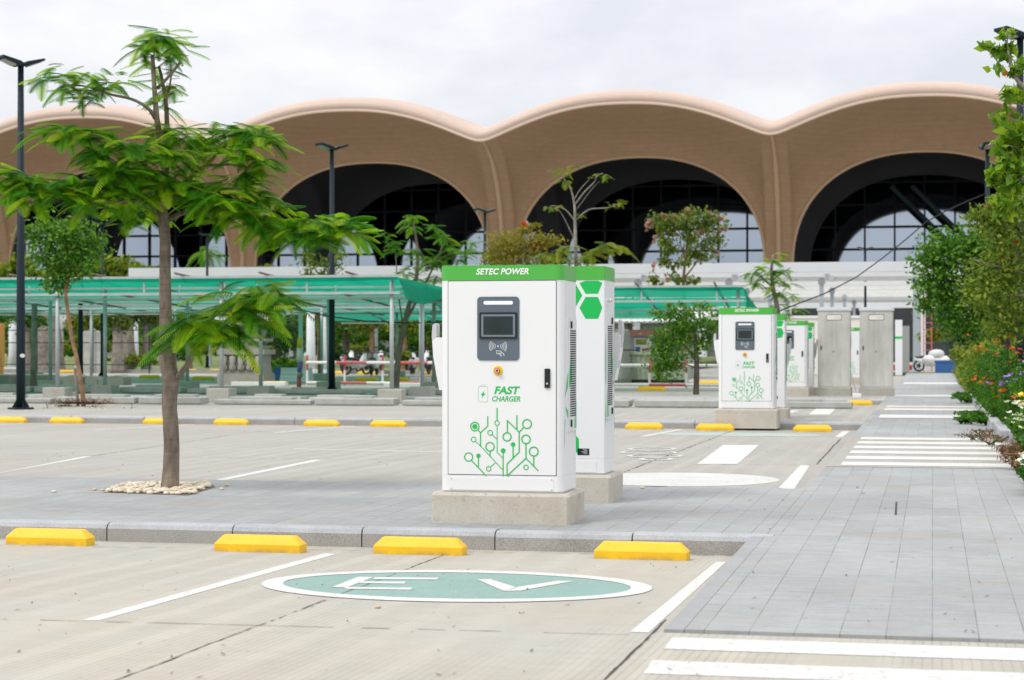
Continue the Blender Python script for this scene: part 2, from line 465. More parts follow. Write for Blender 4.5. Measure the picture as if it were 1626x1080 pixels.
def soffit(name, a, b, tile=True):
    t = NT(name); v = t.coord()
    n = t.noise(v, 0.12, 4); n2 = t.noise(v, 1.2, 4)
    w = t.new('ShaderNodeTexWave', wave_type='BANDS', bands_direction='Z'); t.L(v, w.inputs['Vector'])
    w.inputs['Scale'].default_value = 0.55; w.inputs['Distortion'].default_value = 0.4; w.inputs['Detail'].default_value = 1
    c = t.mix(n, a, b)
    c = t.mix(1.0, c, t.ramp(w.outputs['Fac'], [(0.0, 0.95), (0.35, 1.0)]), 'MULTIPLY')
    c = t.mix(1.0, c, t.ramp(n2, [(0.3, 0.93), (0.7, 1.05)]), 'MULTIPLY')
    return t.done(t.bsdf(c, 0.75, 0, 0.2))


M['soffit'] = soffit('bronze_shell_tiles', (0.35, 0.226, 0.130), (0.41, 0.266, 0.154))
M['lip'] = mat('bright_roof_lip', (0.74, 0.56, 0.43), 0.5, 0.03, 0.3)
M['rim'] = mat('pale_copper_roof_rim', (0.52, 0.395, 0.32), 0.5, 0.05, 0.15, bsc=2, fine=0.03)
M['joint'] = mat('shell_joint', (0.43, 0.285, 0.175), 0.7, 0.06, 0.3)
M['ridge'] = mat('light_bronze_rib', (0.50, 0.34, 0.21), 0.7, 0.06, 0.3)
M['inner'] = mat('shade_darkened_shell', (0.052, 0.055, 0.062), 0.7, 0.2, 0.1)  # interior shade put into the colour of the vault and ceiling
M['curtain'] = mat('reflective_curtain_glass', (0.42, 0.48, 0.56), 0.03, 0.05, 0.05, metal=1.0, fine=0.0)
M['mullion'] = mat('dark_mullion', (0.012, 0.016, 0.02), 0.6, 0.1)
M['bldwhite'] = mat('white_cladding', (0.62, 0.63, 0.64), 0.6, 0.05, 0.3, bsc=4)
M['slat'] = None
M['fascia'] = mat('pale_grey_fascia', (0.60, 0.62, 0.64), 0.5, 0.06, 0.4)
M['colgrey'] = mat('grey_steel_column', (0.36, 0.40, 0.43), 0.5, 0.06, 0.6)
M['cream'] = mat('cream_render', (0.74, 0.71, 0.63), 0.8, 0.04, 0.6)
M['darkwall'] = mat('underpass_shade_wall', (0.035, 0.042, 0.045), 0.4, 0.2, 0.3)  # dark colour stands for the shade inside the underpass opening
M['strut'] = mat('teal_grey_strut', (0.05, 0.09, 0.11), 0.5, 0.1)
M['podwall'] = mat('podium_grey_wall', (0.20, 0.21, 0.21), 0.7, 0.2, 0.15)
M['greywall'] = mat('grey_panel_wall', (0.30, 0.31, 0.30), 0.7, 0.08, 0.5)
M['slabgrey'] = rough_conc('grey_green_stone', (0.40, 0.415, 0.395), 0.25)
M['slablight'] = rough_conc('pale_stone_slab', (0.50, 0.495, 0.46), 0.25)
M['stonegreen'] = rough_conc('mossy_block', (0.20, 0.235, 0.20), 0.3)
M['carved'] = rough_conc('carved_stone', (0.36, 0.335, 0.30), 0.45)
M['barred'] = mat('barrier_red', (0.52, 0.11, 0.11), 0.55, 0.12, 4)
M['barwhite'] = mat('barrier_white', (0.74, 0.72, 0.69), 0.55, 0.08, 4)
M['skip'] = mat('sage_green_metal', (0.235, 0.295, 0.205), 0.6, 0.12, 1.5, metal=0.0)
M['blue'] = mat('blue_plastic', (0.03, 0.11, 0.30), 0.45, 0.1)
M['orangep'] = mat('orange_panel', (0.52, 0.25, 0.06), 0.6, 0.1)
M['brick'] = mat('brick_red_fascia', (0.42, 0.22, 0.17), 0.7, 0.12, 2)
M['roofw'] = mat('white_sheet_roof', (0.74, 0.74, 0.72), 0.6, 0.06, 2)
M['wire'] = mat('black_cable', (0.012, 0.016, 0.018), 0.6, 0.1)
M['fencedk'] = mat('dark_fence_wire', (0.02, 0.03, 0.035), 0.6, 0.1)
M['grass'] = leaf_mat('grass_blade', [(0.0, (0.06, 0.12, 0.02)), (1.0, (0.18, 0.24, 0.05))], 0.2)
M['whiteplaster'] = mat('white_wrapped_pillar', (0.60, 0.62, 0.62), 0.7, 0.08, 2)
M['skin'] = mat('skin', (0.42, 0.24, 0.16), 0.6, 0.05)
M['hivis'] = mat('hi_vis_cloth', (0.55, 0.65, 0.02), 0.7, 0.05)
M['denim'] = mat('dark_trousers', (0.03, 0.04, 0.07), 0.8, 0.1)
M['vinyl'] = mat('black_seat', (0.02, 0.02, 0.022), 0.5, 0.1)
M['bikewhite'] = mat('white_bike_body', (0.7, 0.7, 0.7), 0.3, 0.05)
M["bikered"] = mat("dark_bike_body", (0.06, 0.05, 0.05), 0.3, 0.05)


def louvre_mat():
    t = NT('white_translucent_louvre'); n = t.noise(t.coord((0.05, 1, 1)), 0.8, 3)
    c = t.ramp(n, [(0.3, (0.74, 0.75, 0.76)), (0.7, (0.82, 0.83, 0.84))])
    d = t.bsdf(c, 0.4, 0, 0.4); tr = t.new('ShaderNodeBsdfTranslucent'); t.L(c, tr.inputs[0])
    m = t.new('ShaderNodeMixShader'); m.inputs[0].default_value = 0.6; t.L(d.outputs[0], m.inputs[1]); t.L(tr.outputs[0], m.inputs[2])
    return t.done(m)


M['slat'] = louvre_mat()


def net_mat():
    t = NT('green_shade_net'); v = t.coord((1, 1, 1))
    n = t.noise(v, 0.5, 4); n2 = t.noise(t.coord((0.3, 6, 1)), 1.2, 3)
    c = t.ramp(t.math('ADD', t.math('MULTIPLY', n, 0.6), t.math('MULTIPLY', n2, 0.4)), [(0.3, (0.003, 0.235, 0.135)), (0.7, (0.006, 0.35, 0.215))])
    d = t.bsdf(c, 0.7, 0, 0.1)
    tr = t.new('ShaderNodeBsdfTranslucent'); t.L(t.mix(1.0, c, (1.25, 1.25, 1.25), 'MULTIPLY'), tr.inputs[0])
    m = t.new('ShaderNodeMixShader'); m.inputs[0].default_value = 0.55; t.L(d.outputs[0], m.inputs[1]); t.L(tr.outputs[0], m.inputs[2])
    tp = t.new('ShaderNodeBsdfTransparent')
    m2 = t.new('ShaderNodeMixShader'); m2.inputs[0].default_value = 0.04; t.L(m.outputs[0], m2.inputs[1]); t.L(tp.outputs[0], m2.inputs[2])
    return t.done(m2)


M['net'] = net_mat()


# ------------------------------------------------------------------ text
def lettering(name, body, mat_, parent, x0, x1, z0, z1, y, facing='-y', bold=0.02, shear=0.25, ext=0.0006):
    cu = bpy.data.curves.new(name, 'FONT'); cu.body = body; cu.shear = shear; cu.offset = bold; cu.extrude = 0.01; cu.resolution_u = 4
    ob = bpy.data.objects.new(name, cu); COL.objects.link(ob)
    dg = bpy.context.evaluated_depsgraph_get()
    me = bpy.data.meshes.new_from_object(ob.evaluated_get(dg))
    bpy.data.objects.remove(ob); bpy.data.curves.remove(cu)
    n = len(me.vertices); co = np.empty(n * 3); me.vertices.foreach_get('co', co); co = co.reshape(-1, 3)
    mn, mx = co.min(0), co.max(0)
    q = np.empty_like(co)
    q[:, 0] = x0 + (co[:, 0] - mn[0]) / (mx[0] - mn[0]) * (x1 - x0)
    q[:, 2] = z0 + (co[:, 1] - mn[1]) / (mx[1] - mn[1]) * (z1 - z0)
    q[:, 1] = y - np.where(co[:, 2] > 0, ext, 0)
    if facing == '+y':
        q[:, 0] = -q[:, 0]; q[:, 1] = -q[:, 1]
    me.vertices.foreach_set('co', q.ravel()); me.materials.clear(); me.materials.append(mat_); me.update()
    me.name = name
    return link(name, me, parent)


def ring(mb, cx, cz, r, w, y, n=28):
    """flat ring decal in the xz plane, facing -y"""
    o = [(cx + (r + w / 2) * math.cos(a), y, cz + (r + w / 2) * math.sin(a)) for a in [2 * math.pi * k / n for k in range(n)]]
    i = [(cx + (r - w / 2) * math.cos(a), y, cz + (r - w / 2) * math.sin(a)) for a in [2 * math.pi * k / n for k in range(n)]]
    mb.add(o + i, [(k, (k + 1) % n, n + (k + 1) % n, n + k) for k in range(n)])


def disc(mb, cx, cz, r, y, n=24):
    mb.add([(cx + r * math.cos(a), y, cz + r * math.sin(a)) for a in [2 * math.pi * k / n for k in range(n)]], [tuple(range(n))])


def stroke(mb, pts, w, y):
    for a, b in zip(pts[:-1], pts[1:]):
        d = Vector((b[0] - a[0], b[1] - a[1])); L = d.length; d /= L; nx, nz = -d.y * w / 2, d.x * w / 2
        e = w * 0.45
        a2 = (a[0] - d.x * e, a[1] - d.y * e); b2 = (b[0] + d.x * e, b[1] + d.y * e)
        mb.add([(a2[0] - nx, y, a2[1] - nz), (b2[0] - nx, y, b2[1] - nz), (b2[0] + nx, y, b2[1] + nz), (a2[0] + nx, y, a2[1] + nz)], [(0, 1, 2, 3)])
        y -= 0.00004


def rrect(cx, cz, w, h, r, n=5):
    pts = []
    for (sx, sz, a0) in ((1, -1, -90), (1, 1, 0), (-1, 1, 90), (-1, -1, 180)):
        for k in range(n + 1):
            a = R(a0 + 90 * k / n)
            pts.append((cx + sx * (w / 2 - r) + r * math.cos(a), cz + sz * (h / 2 - r) + r * math.sin(a)))
    return pts


# ------------------------------------------------------------------ sky, sun, camera
def world():
    w = bpy.data.worlds.new('World'); sc.world = w; w.use_nodes = True
    t = w.node_tree; n = t.nodes; n.clear()
    out = n.new('ShaderNodeOutputWorld'); bg = n.new('ShaderNodeBackground'); bg.inputs['Strength'].default_value = 0.1
    sky = n.new('ShaderNodeTexSky'); sky.sky_type = 'NISHITA'; sky.sun_disc = False
    sky.sun_elevation = SUN_EL; sky.sun_rotation = SUN_ROT
    tc = n.new('ShaderNodeTexCoord')
    sep = n.new('ShaderNodeSeparateXYZ'); t.links.new(tc.outputs['Generated'], sep.inputs[0])
    mp = n.new('ShaderNodeMapping'); mp.inputs['Scale'].default_value = (1, 1, 2.2); t.links.new(tc.outputs['Generated'], mp.inputs[0])

    def mth(op, a, b, clamp=False):
        m = n.new('ShaderNodeMath'); m.operation = op; m.use_clamp = clamp
        for i, v in ((0, a), (1, b)):
            if isinstance(v, (int, float)): m.inputs[i].default_value = v
            else: t.links.new(v, m.inputs[i])
        return m.outputs[0]
    no = n.new('ShaderNodeTexNoise'); no.inputs['Scale'].default_value = 7.0; no.inputs['Detail'].default_value = 7; no.inputs['Roughness'].default_value = 0.55
    t.links.new(mp.outputs[0], no.inputs['Vector'])
    no2 = n.new('ShaderNodeTexNoise'); no2.inputs['Scale'].default_value = 2.6; no2.inputs['Detail'].default_value = 4
    t.links.new(mp.outputs[0], no2.inputs['Vector'])
    f = mth('ADD', mth('MULTIPLY', no.outputs['Fac'], 0.6), mth('MULTIPLY', no2.outputs['Fac'], 0.4))
    rp = n.new('ShaderNodeValToRGB'); e = rp.color_ramp.elements
    e[0].position = 0.42; e[0].color = (7.85, 8.05, 8.75, 1); e[1].position = 0.57; e[1].color = (9.8, 9.9, 10.15, 1)
    t.links.new(f, rp.inputs[0])
    # overcast dome: cloud is about three times as bright overhead as at the horizon
    zz = mth('MAXIMUM', sep.outputs[2], 0.0)
    k = mth('ADD', mth('MULTIPLY', zz, OVERHEAD), 0.97)
    mul = n.new('ShaderNodeMix'); mul.data_type = 'RGBA'; mul.blend_type = 'MULTIPLY'; mul.inputs[0].default_value = 1
    cb = n.new('ShaderNodeCombineColor')
    for i in range(3): t.links.new(k, cb.inputs[i])
    t.links.new(rp.outputs[0], mul.inputs[6]); t.links.new(cb.outputs[0], mul.inputs[7])
    mx = n.new('ShaderNodeMix'); mx.data_type = 'RGBA'; mx.inputs[0].default_value = 0.93
    t.links.new(sky.outputs[0], mx.inputs[6]); t.links.new(mul.outputs[2], mx.inputs[7])
    t.links.new(mx.outputs[2], bg.inputs['Color']); t.links.new(bg.outputs[0], out.inputs[0])


SUN_EL, SUN_AZ = R(52), R(222)      # azimuth from +Y clockwise: behind the camera, to the left
SUN_ROT = SUN_AZ
OVERHEAD = 1.25
world()
sl = bpy.data.lights.new('sun', 'SUN'); sl.energy = 2.0; sl.angle = R(18); sl.color = (1.0, 0.965, 0.91)
so = bpy.data.objects.new('sun', sl); COL.objects.link(so)
sd = Vector((math.sin(SUN_AZ) * math.cos(SUN_EL), math.cos(SUN_AZ) * math.cos(SUN_EL), math.sin(SUN_EL)))
so.rotation_euler = sd.to_track_quat('Z', 'Y').to_euler(); so.location = (0, 0, 60)

cd = bpy.data.cameras.new('camera'); co = bpy.data.objects.new('camera', cd); COL.objects.link(co)
co.location = CAM; co.rotation_euler = (R(90), 0, TH)
cd.sensor_width = 36; cd.lens = 36 * F / 1626; cd.shift_y = (HY - 540) / 1626
cd.clip_end = 6000; cd.clip_start = 0.1
cd.dof.use_dof = True; cd.dof.focus_distance = 15.5; cd.dof.aperture_fstop = 4.2
sc.camera = co
sc.view_settings.view_transform = 'Standard'; sc.view_settings.look = 'None'; sc.view_settings.gamma = 1; sc.view_settings.exposure = -0.13

# ------------------------------------------------------------------ setting: ground, roads, islands, kerbs, sidewalk
XE = -1.17           # left edge of the sidewalk = right end of the islands
g = MB(); g.poly([(-2500, -300, -0.35), (2500, -300, -0.35), (2500, 3000, -0.35), (-2500, 3000, -0.35)])
struct(g.build('ground', M['ground']))


def sheet(name, m, x0, x1, prof):
    mb = MB()
    for (a, za), (b, zb) in zip(prof[:-1], prof[1:]):
        mb.poly([(x0, a, za), (x1, a, za), (x1, b, zb), (x0, b, zb)])
    return struct(mb.build(name, m))


sheet('road', M['conc'], -90, 40, [(-30, SLOPE * 11), (3, SLOPE * 11), (YK, 0), (YK + 0.2, 0)])
sheet('road', M['conc2'], -110, XE - 0.003, [(18.755, 0.132), (34.79, 0.0), (35.0, 0)])
sheet('road', M['conc2'], -110, XE - 0.003, [(38.655, 0.12), (49.4, 0.0), (49.6, 0)])
sheet('road', M['conc2'], -160, 60, [(53.005, 0.1), (88.0, 0.1)])


def island(y0, y1, x0, x1, m='paver'):
    mb = MB(); mb.bx(x0, x1 - 0.003, y0 + 0.17, y1, -0.3, 0.14)
    return struct(mb.build('paving', M[m]))


island(14.03, 18.75, -80, XE); island(34.8, 38.65, -100, XE, 'conc2'); island(49.4, 53.0, -100, XE, 'conc2')


def kerb(y, x0, x1, L=1.02, seed=1, k0=0.0):
    rr = random.Random(seed); mb = MB(); x = x1
    prof = [(y, -0.25), (y + 0.168, -0.25), (y + 0.168, 0.142), (y + 0.055, 0.142), (y + 0.018, 0.128), (y, 0.098)]
    while x > x0:
        a = max(x0, x - L)
        dz = rr.uniform(-0.003, 0.003); dy = rr.uniform(-0.003, 0.003)
        mb.m = 0
        P = [(p[0] + dy, p[1] + dz) for p in prof]
        lo = a + 0.005; hi = x - 0.005
        o = len(mb.v)
        vs = [(lo, *q) for q in P] + [(hi, *q) for q in P]
        n = len(P)
        mb.v.extend(vs)
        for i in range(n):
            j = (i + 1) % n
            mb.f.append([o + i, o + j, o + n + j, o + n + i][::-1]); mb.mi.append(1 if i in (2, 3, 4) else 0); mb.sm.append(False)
        mb.f.append([o + i for i in range(n)]); mb.mi.append(0); mb.sm.append(False)
        mb.f.append([o + n + i for i in range(n)][::-1]); mb.mi.append(0); mb.sm.append(False)
        x = a
    mb.m = 0
    mb.bx(x0, x1, y + 0.03, y + 0.165, -0.3, 0.06)
    return struct(mb.build('kerb', [M['kerb'], M['kerbtop']], fix=True))


kerb(14.03, -34, XE + 0.06, 1.02, 2); kerb(34.8, -60, XE + 0.02, 1.5, 3); kerb(49.4, -60, XE + 0.02, 1.5, 4)

# sidewalk: level with the islands
mb = MB()
ye = road(1330, 1013).y
mb.bx(XE, 60, ye, 16.5, -0.3, 0.14); mb.bx(XE, 1.06, 16.5, 96, -0.3, 0.14)
struct(mb.build('sidewalk', M['paver']))
mb = MB()
mb.bx(XE - 0.10, XE - 0.004, ye, 14.06, -0.2, 0.1385)
struct(mb.build('edging', M['edging']))
mb = MB()
for y0, y1 in ((22.2, 29.6), (41.0, 45.5)):
    mb.poly([(XE, y0, 0.1435), (1.06, y0, 0.1435), (1.06, y1, 0.1435), (XE, y1, 0.1435)])
struct(mb.build('crossing', M['conc2']))

# painted markings
def flat(name, polys, m, lift=0.002):
    mb = MB()
    for P in polys:
        mb.poly([(p[0], p[1], p[2] + lift) for p in P])
    return struct(mb.build(name, m))


def line_px(a, b, w):
    p, q = road(*a), road(*b); d = (q - p); d.z = 0; d.normalize(); n = Vector((-d.y, d.x, 0)) * w / 2
    out = [p - n, q - n, q + n, p + n]
    for v in out: v.z = zroad(v.y)
    return out


lines = []
lines.append([road(*q) for q in ((128, 985.5), (158, 985.8), (535, 880), (514, 879.4))])
lines.append([road(*q) for q in ((1000, 1004), (1030, 1005), (1153, 893), (1137, 892.5))])
lines += [line_px((-40, 757), (140, 725), 0.11), line_px((350, 764), (505, 730.5), 0.11), line_px((150, 683), (310, 674), 0.1),
          line_px((435, 687), (564, 676.5), 0.1), line_px((467, 713), (720, 718), 0.11), line_px((592, 694.5), (720, 695.5), 0.1),
          line_px((344, 764.5), (364, 764), 0.1), line_px((284, 656), (342, 649.5), 0.1), line_px((490, 658), (542, 651), 0.1),
          line_px((1021, 693), (1081, 682), 0.1), line_px((1165, 680.5), (1262, 682), 0.16)]
lines.append([road(*q) for q in ((1236, 777), (1261, 777), (1286, 739), (1271, 739))])
lines.append([road(*q) for q in ((1326, 694), (1338, 694), (1349, 685), (1338, 685))])
lines.append([road(*q) for q in ((1107, 737), (1171, 737), (1205, 707), (1148, 707))])
lines.append([road(*q) for q in ((1283, 660), (1316, 660), (1327, 649), (1296, 649))])
lines.append([road(*q) for q in ((1240, 661), (1252, 661), (1270, 652), (1258, 652))])
flat('road_marking', lines, M['paint'])
# crossings
cr = []
for (ya, yb) in ((1012.5, 1031), (1049, 1070)):
    p0 = road(1068 if ya < 1040 else 1036, ya); p1 = road(1054 if ya < 1040 else 1021, yb)
    q = []
    for (pp, xx) in ((p0, p0.x), (p0, 2.6), (p1, 2.6), (p1, p1.x)): q.append((xx, pp.y, zroad(pp.y)))
    cr.append([q[3], q[2], q[1], q[0]])
for k in range(6):
    y0 = 22.45 + 1.22 * k
    cr.append([(-1.02, y0, 0.144), (0.93, y0, 0.144), (0.93, y0 + 0.62, 0.144), (-1.02, y0 + 0.62, 0.144)])
for (y0, y1) in ((36.9, 38.6), (41.2, 42.4), (43.3, 44.2), (52.0, 54.0), (68.0, 71.0)):
    cr.append([(-0.98, y0, 0.144), (0.9, y0, 0.144), (0.9, y1, 0.144), (-0.98, y1, 0.144)])
flat('crossing_stripe', cr, M['paint'], 0.002)

# the oval EV emblem on the near bay
cL, cR, cT, cB = road(411, 931), road(1036, 936), road(728, 906), road(722, 957.5)
ecx = (cL.x + cR.x) / 2; ecy = (cT.y + cB.y) / 2
ecx -= 0.032; erx = (cR.x - cL.x) / 2 + 0.034; ery = (cT.y - cB.y) / 2


def ell(rx, ry, n=72, cx=ecx, cy=ecy):
    return [Vector((cx + rx * math.cos(a), cy + ry * math.sin(a), zroad(cy + ry * math.sin(a)))) for a in [2 * math.pi * k / n for k in range(n)]]


def ring_poly(rx, ry, w, wy, lift, name, m, cx=ecx, cy=ecy):
    a = ell(rx, ry, 72, cx, cy); b = ell(rx - w, ry - wy, 72, cx, cy); mb = MB()
    mb.add([(p.x, p.y, p.z + lift) for p in a + b], [(k, (k + 1) % 72, 72 + (k + 1) % 72, 72 + k) for k in range(72)])
    return struct(mb.build(name, m))


flat('road_emblem', [ell(erx - 0.1, ery - 0.15)], M['teal'], 0.002)
ring_poly(erx, ery, 0.125, 0.17, 0.0045, 'road_emblem_border', M['paint'])
EV = [[(527, 934.5), (575, 934.5), (598, 920), (567, 920)], [(527, 934.5), (653, 937), (656, 933.8), (540, 931.5)], [(553, 926.5), (642, 927.8), (645, 924.6), (562, 923.5)],
      [(576, 920.6), (694, 921.6), (697, 918.2), (580, 917.2)],
      ]
EV = [[(526, 933.5), (551, 933.8), (594, 917.3), (569, 917)], [(549, 936.2), (652, 937.6), (656, 934.2), (545, 933.2)], [(570, 927.2), (641, 928), (645, 924.9), (575, 924.2)],
      [(592, 920.7), (693, 921.5), (697, 918.4), (595, 917.6)],
      [(757, 921), (778, 920.5), (822, 934.5), (800, 939.5)], [(800, 939.5), (826, 939), (912, 923.8), (886, 923.2), (814, 934.5)]]
flat('road_lettering', [[road(*q) for q in P] for P in EV], M['paint'], 0.0045)
# second bay: pale oval and faded emblem, plug outline
pc = road(1075, 761)
flat('road_emblem', [ell(1.05, 1.15, 72, pc.x, pc.y)], M['paintfaded'], 0.002)
pc = road(1175, 690)
flat('road_emblem', [ell(1.35, 0.75, 72, pc.x, pc.y)], M['tealfaded'], 0.002)
for (cx_, cy_, rw, rh) in ((1035, 713.5, 40, 2.6), (1030, 719, 48, 2.6), (1040, 724.5, 46, 2.6), (1042, 729.5, 28, 2.4)):
    a, b = road(cx_ - rw, cy_), road(cx_ + rw, cy_); t_, b_ = road(cx_, cy_ - rh), road(cx_, cy_ + rh)
    ring_poly((b.x - a.x) / 2, (t_.y - b_.y) / 2, 0.07, 0.09, 0.005, 'road_emblem_outline', M['paintfaded'], (a.x + b.x) / 2, (t_.y + b_.y) / 2)


# joints and cracks
def crack(a, b, w=0.018, gap=0.0, seed=0, wob=0.008, zf=zroad):
    rr = random.Random(seed)
    p, q = (road(*a), road(*b)) if len(a) == 2 else (Vector(a), Vector(b))
    d = q - p; L = d.length; d.normalize(); n = Vector((-d.y, d.x, 0))
    k = int(L / 0.07) + 1; mb = MB(); pv = None; off = 0
    for i in range(k + 1):
        off = off * 0.8 + rr.uniform(-wob, wob); ww = w * rr.uniform(0.35, 1.15)
        c = p + d * (L * i / k) + n * off
        l, r = c - n * ww / 2, c + n * ww / 2
        l.z = zf(l.y) + 0.0035; r.z = zf(r.y) + 0.0035
        if pv is not None and rr.random() > gap: mb.poly([pv[0], pv[1], r, l])
        pv = (l, r)
    return struct(mb.build('joint', M['crack']))


crack((-60, 982), (1045, 1009.5), 0.012, 0.35, 1, .004); crack((150, 1094), (735, 869), 0.009, 0.08, 2, .004); crack((930, 1110), (1058, 985), 0.013, 0.0, 3, .0018)
crack((-60, 721.5), (700, 731.5), 0.018, 0.4, 4); crack((930, 735.5), (1288, 739), 0.02, 0.3, 5); crack((148, 724), (362, 692), 0.016, 0.1, 6)
crack((990, 750), (1161, 685), 0.018, 0.2, 7, 0.005); crack((1296, 738), (1335, 697), 0.022, 0.1, 8, 0.005); crack((300, 684), (720, 688), 0.03, 0.4, 9)
crack((940, 692.5), (1340, 694.5), 0.022, 0.3, 10); crack((-40, 866), (1166, 883), 0.014, 0.45, 12)
flatz = lambda y: 0.1375
flat('drain_slot', [[gnd(*q, .14) for q in ((1420.5, 818), (1424, 818), (1425, 797), (1422, 797))]], M['crack'])
pa, pb = gnd(1423, 817.5, .14), gnd(1606, 818.5, .14); crack(tuple(pa), tuple(pb), 0.008, 0.1, 14, 0.001, lambda y: 0.14)
pa, pb = gnd(1022, 772.5, .14), gnd(1060, 772.8, .14); crack(tuple(pa), tuple(pb), 0.06, 0.0, 15, 0.001, lambda y: 0.14)

# ------------------------------------------------------------------ wheel stops
def wheel_stop():
    mb = MB()
    L, W, H = 0.66, 0.15, 0.118
    def rg(l, w, z, cut=0.008): return [(-l / 2 + cut, -w / 2, z), (l / 2 - cut, -w / 2, z), (l / 2, -w / 2 + cut, z), (l / 2, w / 2 - cut, z), (l / 2 - cut, w / 2, z), (-l / 2 + cut, w / 2, z), (-l / 2, w / 2 - cut, z), (-l / 2, -w / 2 + cut, z)]
    mb.loft([rg(L, W, -0.01), rg(L, W, 0.056), rg(L - 0.008, W - 0.006, 0.062), rg(L - 0.105, W - 0.062, 0.112), rg(L - 0.118, W - 0.074, H)])
    return mb.build('wheel_stop', M['yellow'])


ws0 = wheel_stop()
WS = [((73, 866), 'scuffed yellow wheel stop before the kerb, first from the left in the nearest row'), ((408, 877), 'yellow wheel stop before the kerb, at the upper end of the near white bay line'),
      ((663, 881), 'yellow wheel stop right in front of the near charger and behind the EV oval'), ((1017, 889), 'yellow wheel stop nearest the corner of the grey paved walk, beside the EV oval'),
      ((22, 671), 'yellow wheel stop in the second row beside the foot of the left lamp post'), ((121, 671), 'yellow wheel stop in the second row in front of the dry brush'),
      ((262, 673), 'yellow wheel stop in the second row half hidden by the big tree trunk'), ((365, 675), 'yellow wheel stop in the second row just right of the big tree trunk'),
      ((509, 677), 'yellow wheel stop in the second row midway between tree trunk and near charger'), ((615, 678), 'yellow wheel stop in the second row just left of the near charger'),
      ((1022, 682), 'yellow wheel stop in the second row just right of the rear charger'), ((1135, 684), 'yellow wheel stop in the second row left of the middle charger plinth'),
      ((1290, 686), 'yellow wheel stop in the second row by the paved walk, right of the middle charger'),
      ((1266, 643), 'far yellow wheel stop before the third row charger'), ((1364, 643.5), 'far yellow wheel stop in front of the two steel cabinets')]
far_ws = [(105, 'back row yellow stop behind the left lamp post', 592), (158, 'back row yellow stop left of the leaning sapling stem', 590), (207, 'back row yellow stop behind the mossy blocks', 590), (237, 'faded back row stop by the big tree trunk', 601),
          (298, 'back row yellow stop just right of the big trunk', 590.5), (322, 'back row yellow stop under the low leafy sprig', 603), (345, 'back row yellow stop left of the carved stone pedestal', 590.5),
          (436, 'back row yellow stop right of the carved stone pedestal', 612), (495, 'back row yellow stop behind the taped post', 593), (530, 'back row yellow stop behind the middle lamp post', 594),
          (515, 'back row yellow stop beside the foot of the middle lamp post', 604), (582, 'back row yellow stop behind the striped barrier', 594.5), (581, 'back row yellow stop under the striped barrier rail', 605), (630, 'back row yellow stop behind the canopy end post', 605),
          (680, 'back row yellow stop next to the near charger left edge', 595), (1034, 'back row yellow stop before the green skip', 621), (1122, 'back row yellow stop behind the leafy low tree', 611)]
GWS = 'yellow wheel stops in the parking bays'
for i, (q, lab) in enumerate(WS + [((a[0], a[2]), a[1]) for a in far_ws]):
    o = ws0 if i == 0 else ws0.copy()
    if i: COL.objects.link(o)
    p = road(*q)
    yy = p.y + 0.075
    for ky in (14.03, 34.8, 49.4):
        if ky - 0.12 < yy < ky + 3: yy = ky - 0.14
    o.location = (p.x, yy, zroad(yy)); o.rotation_euler = (0, 0, random.uniform(-0.02, 0.02))
    if q[1] < 630: o.scale = (1.35, 1.2, 1.2)
    tag(o, lab, 'wheel stop', GWS)

# ------------------------------------------------------------------ chargers
K = 14.95 / F        # metres per photo pixel at the near charger


def zx(x): return ((680 + x * 0.2408) - 796.5) * K / 0.977       # graphic sheet coordinates -> local x
def zz_(y): return (783 - (600 + y * 0.2408)) * K + 0.236        # -> local z


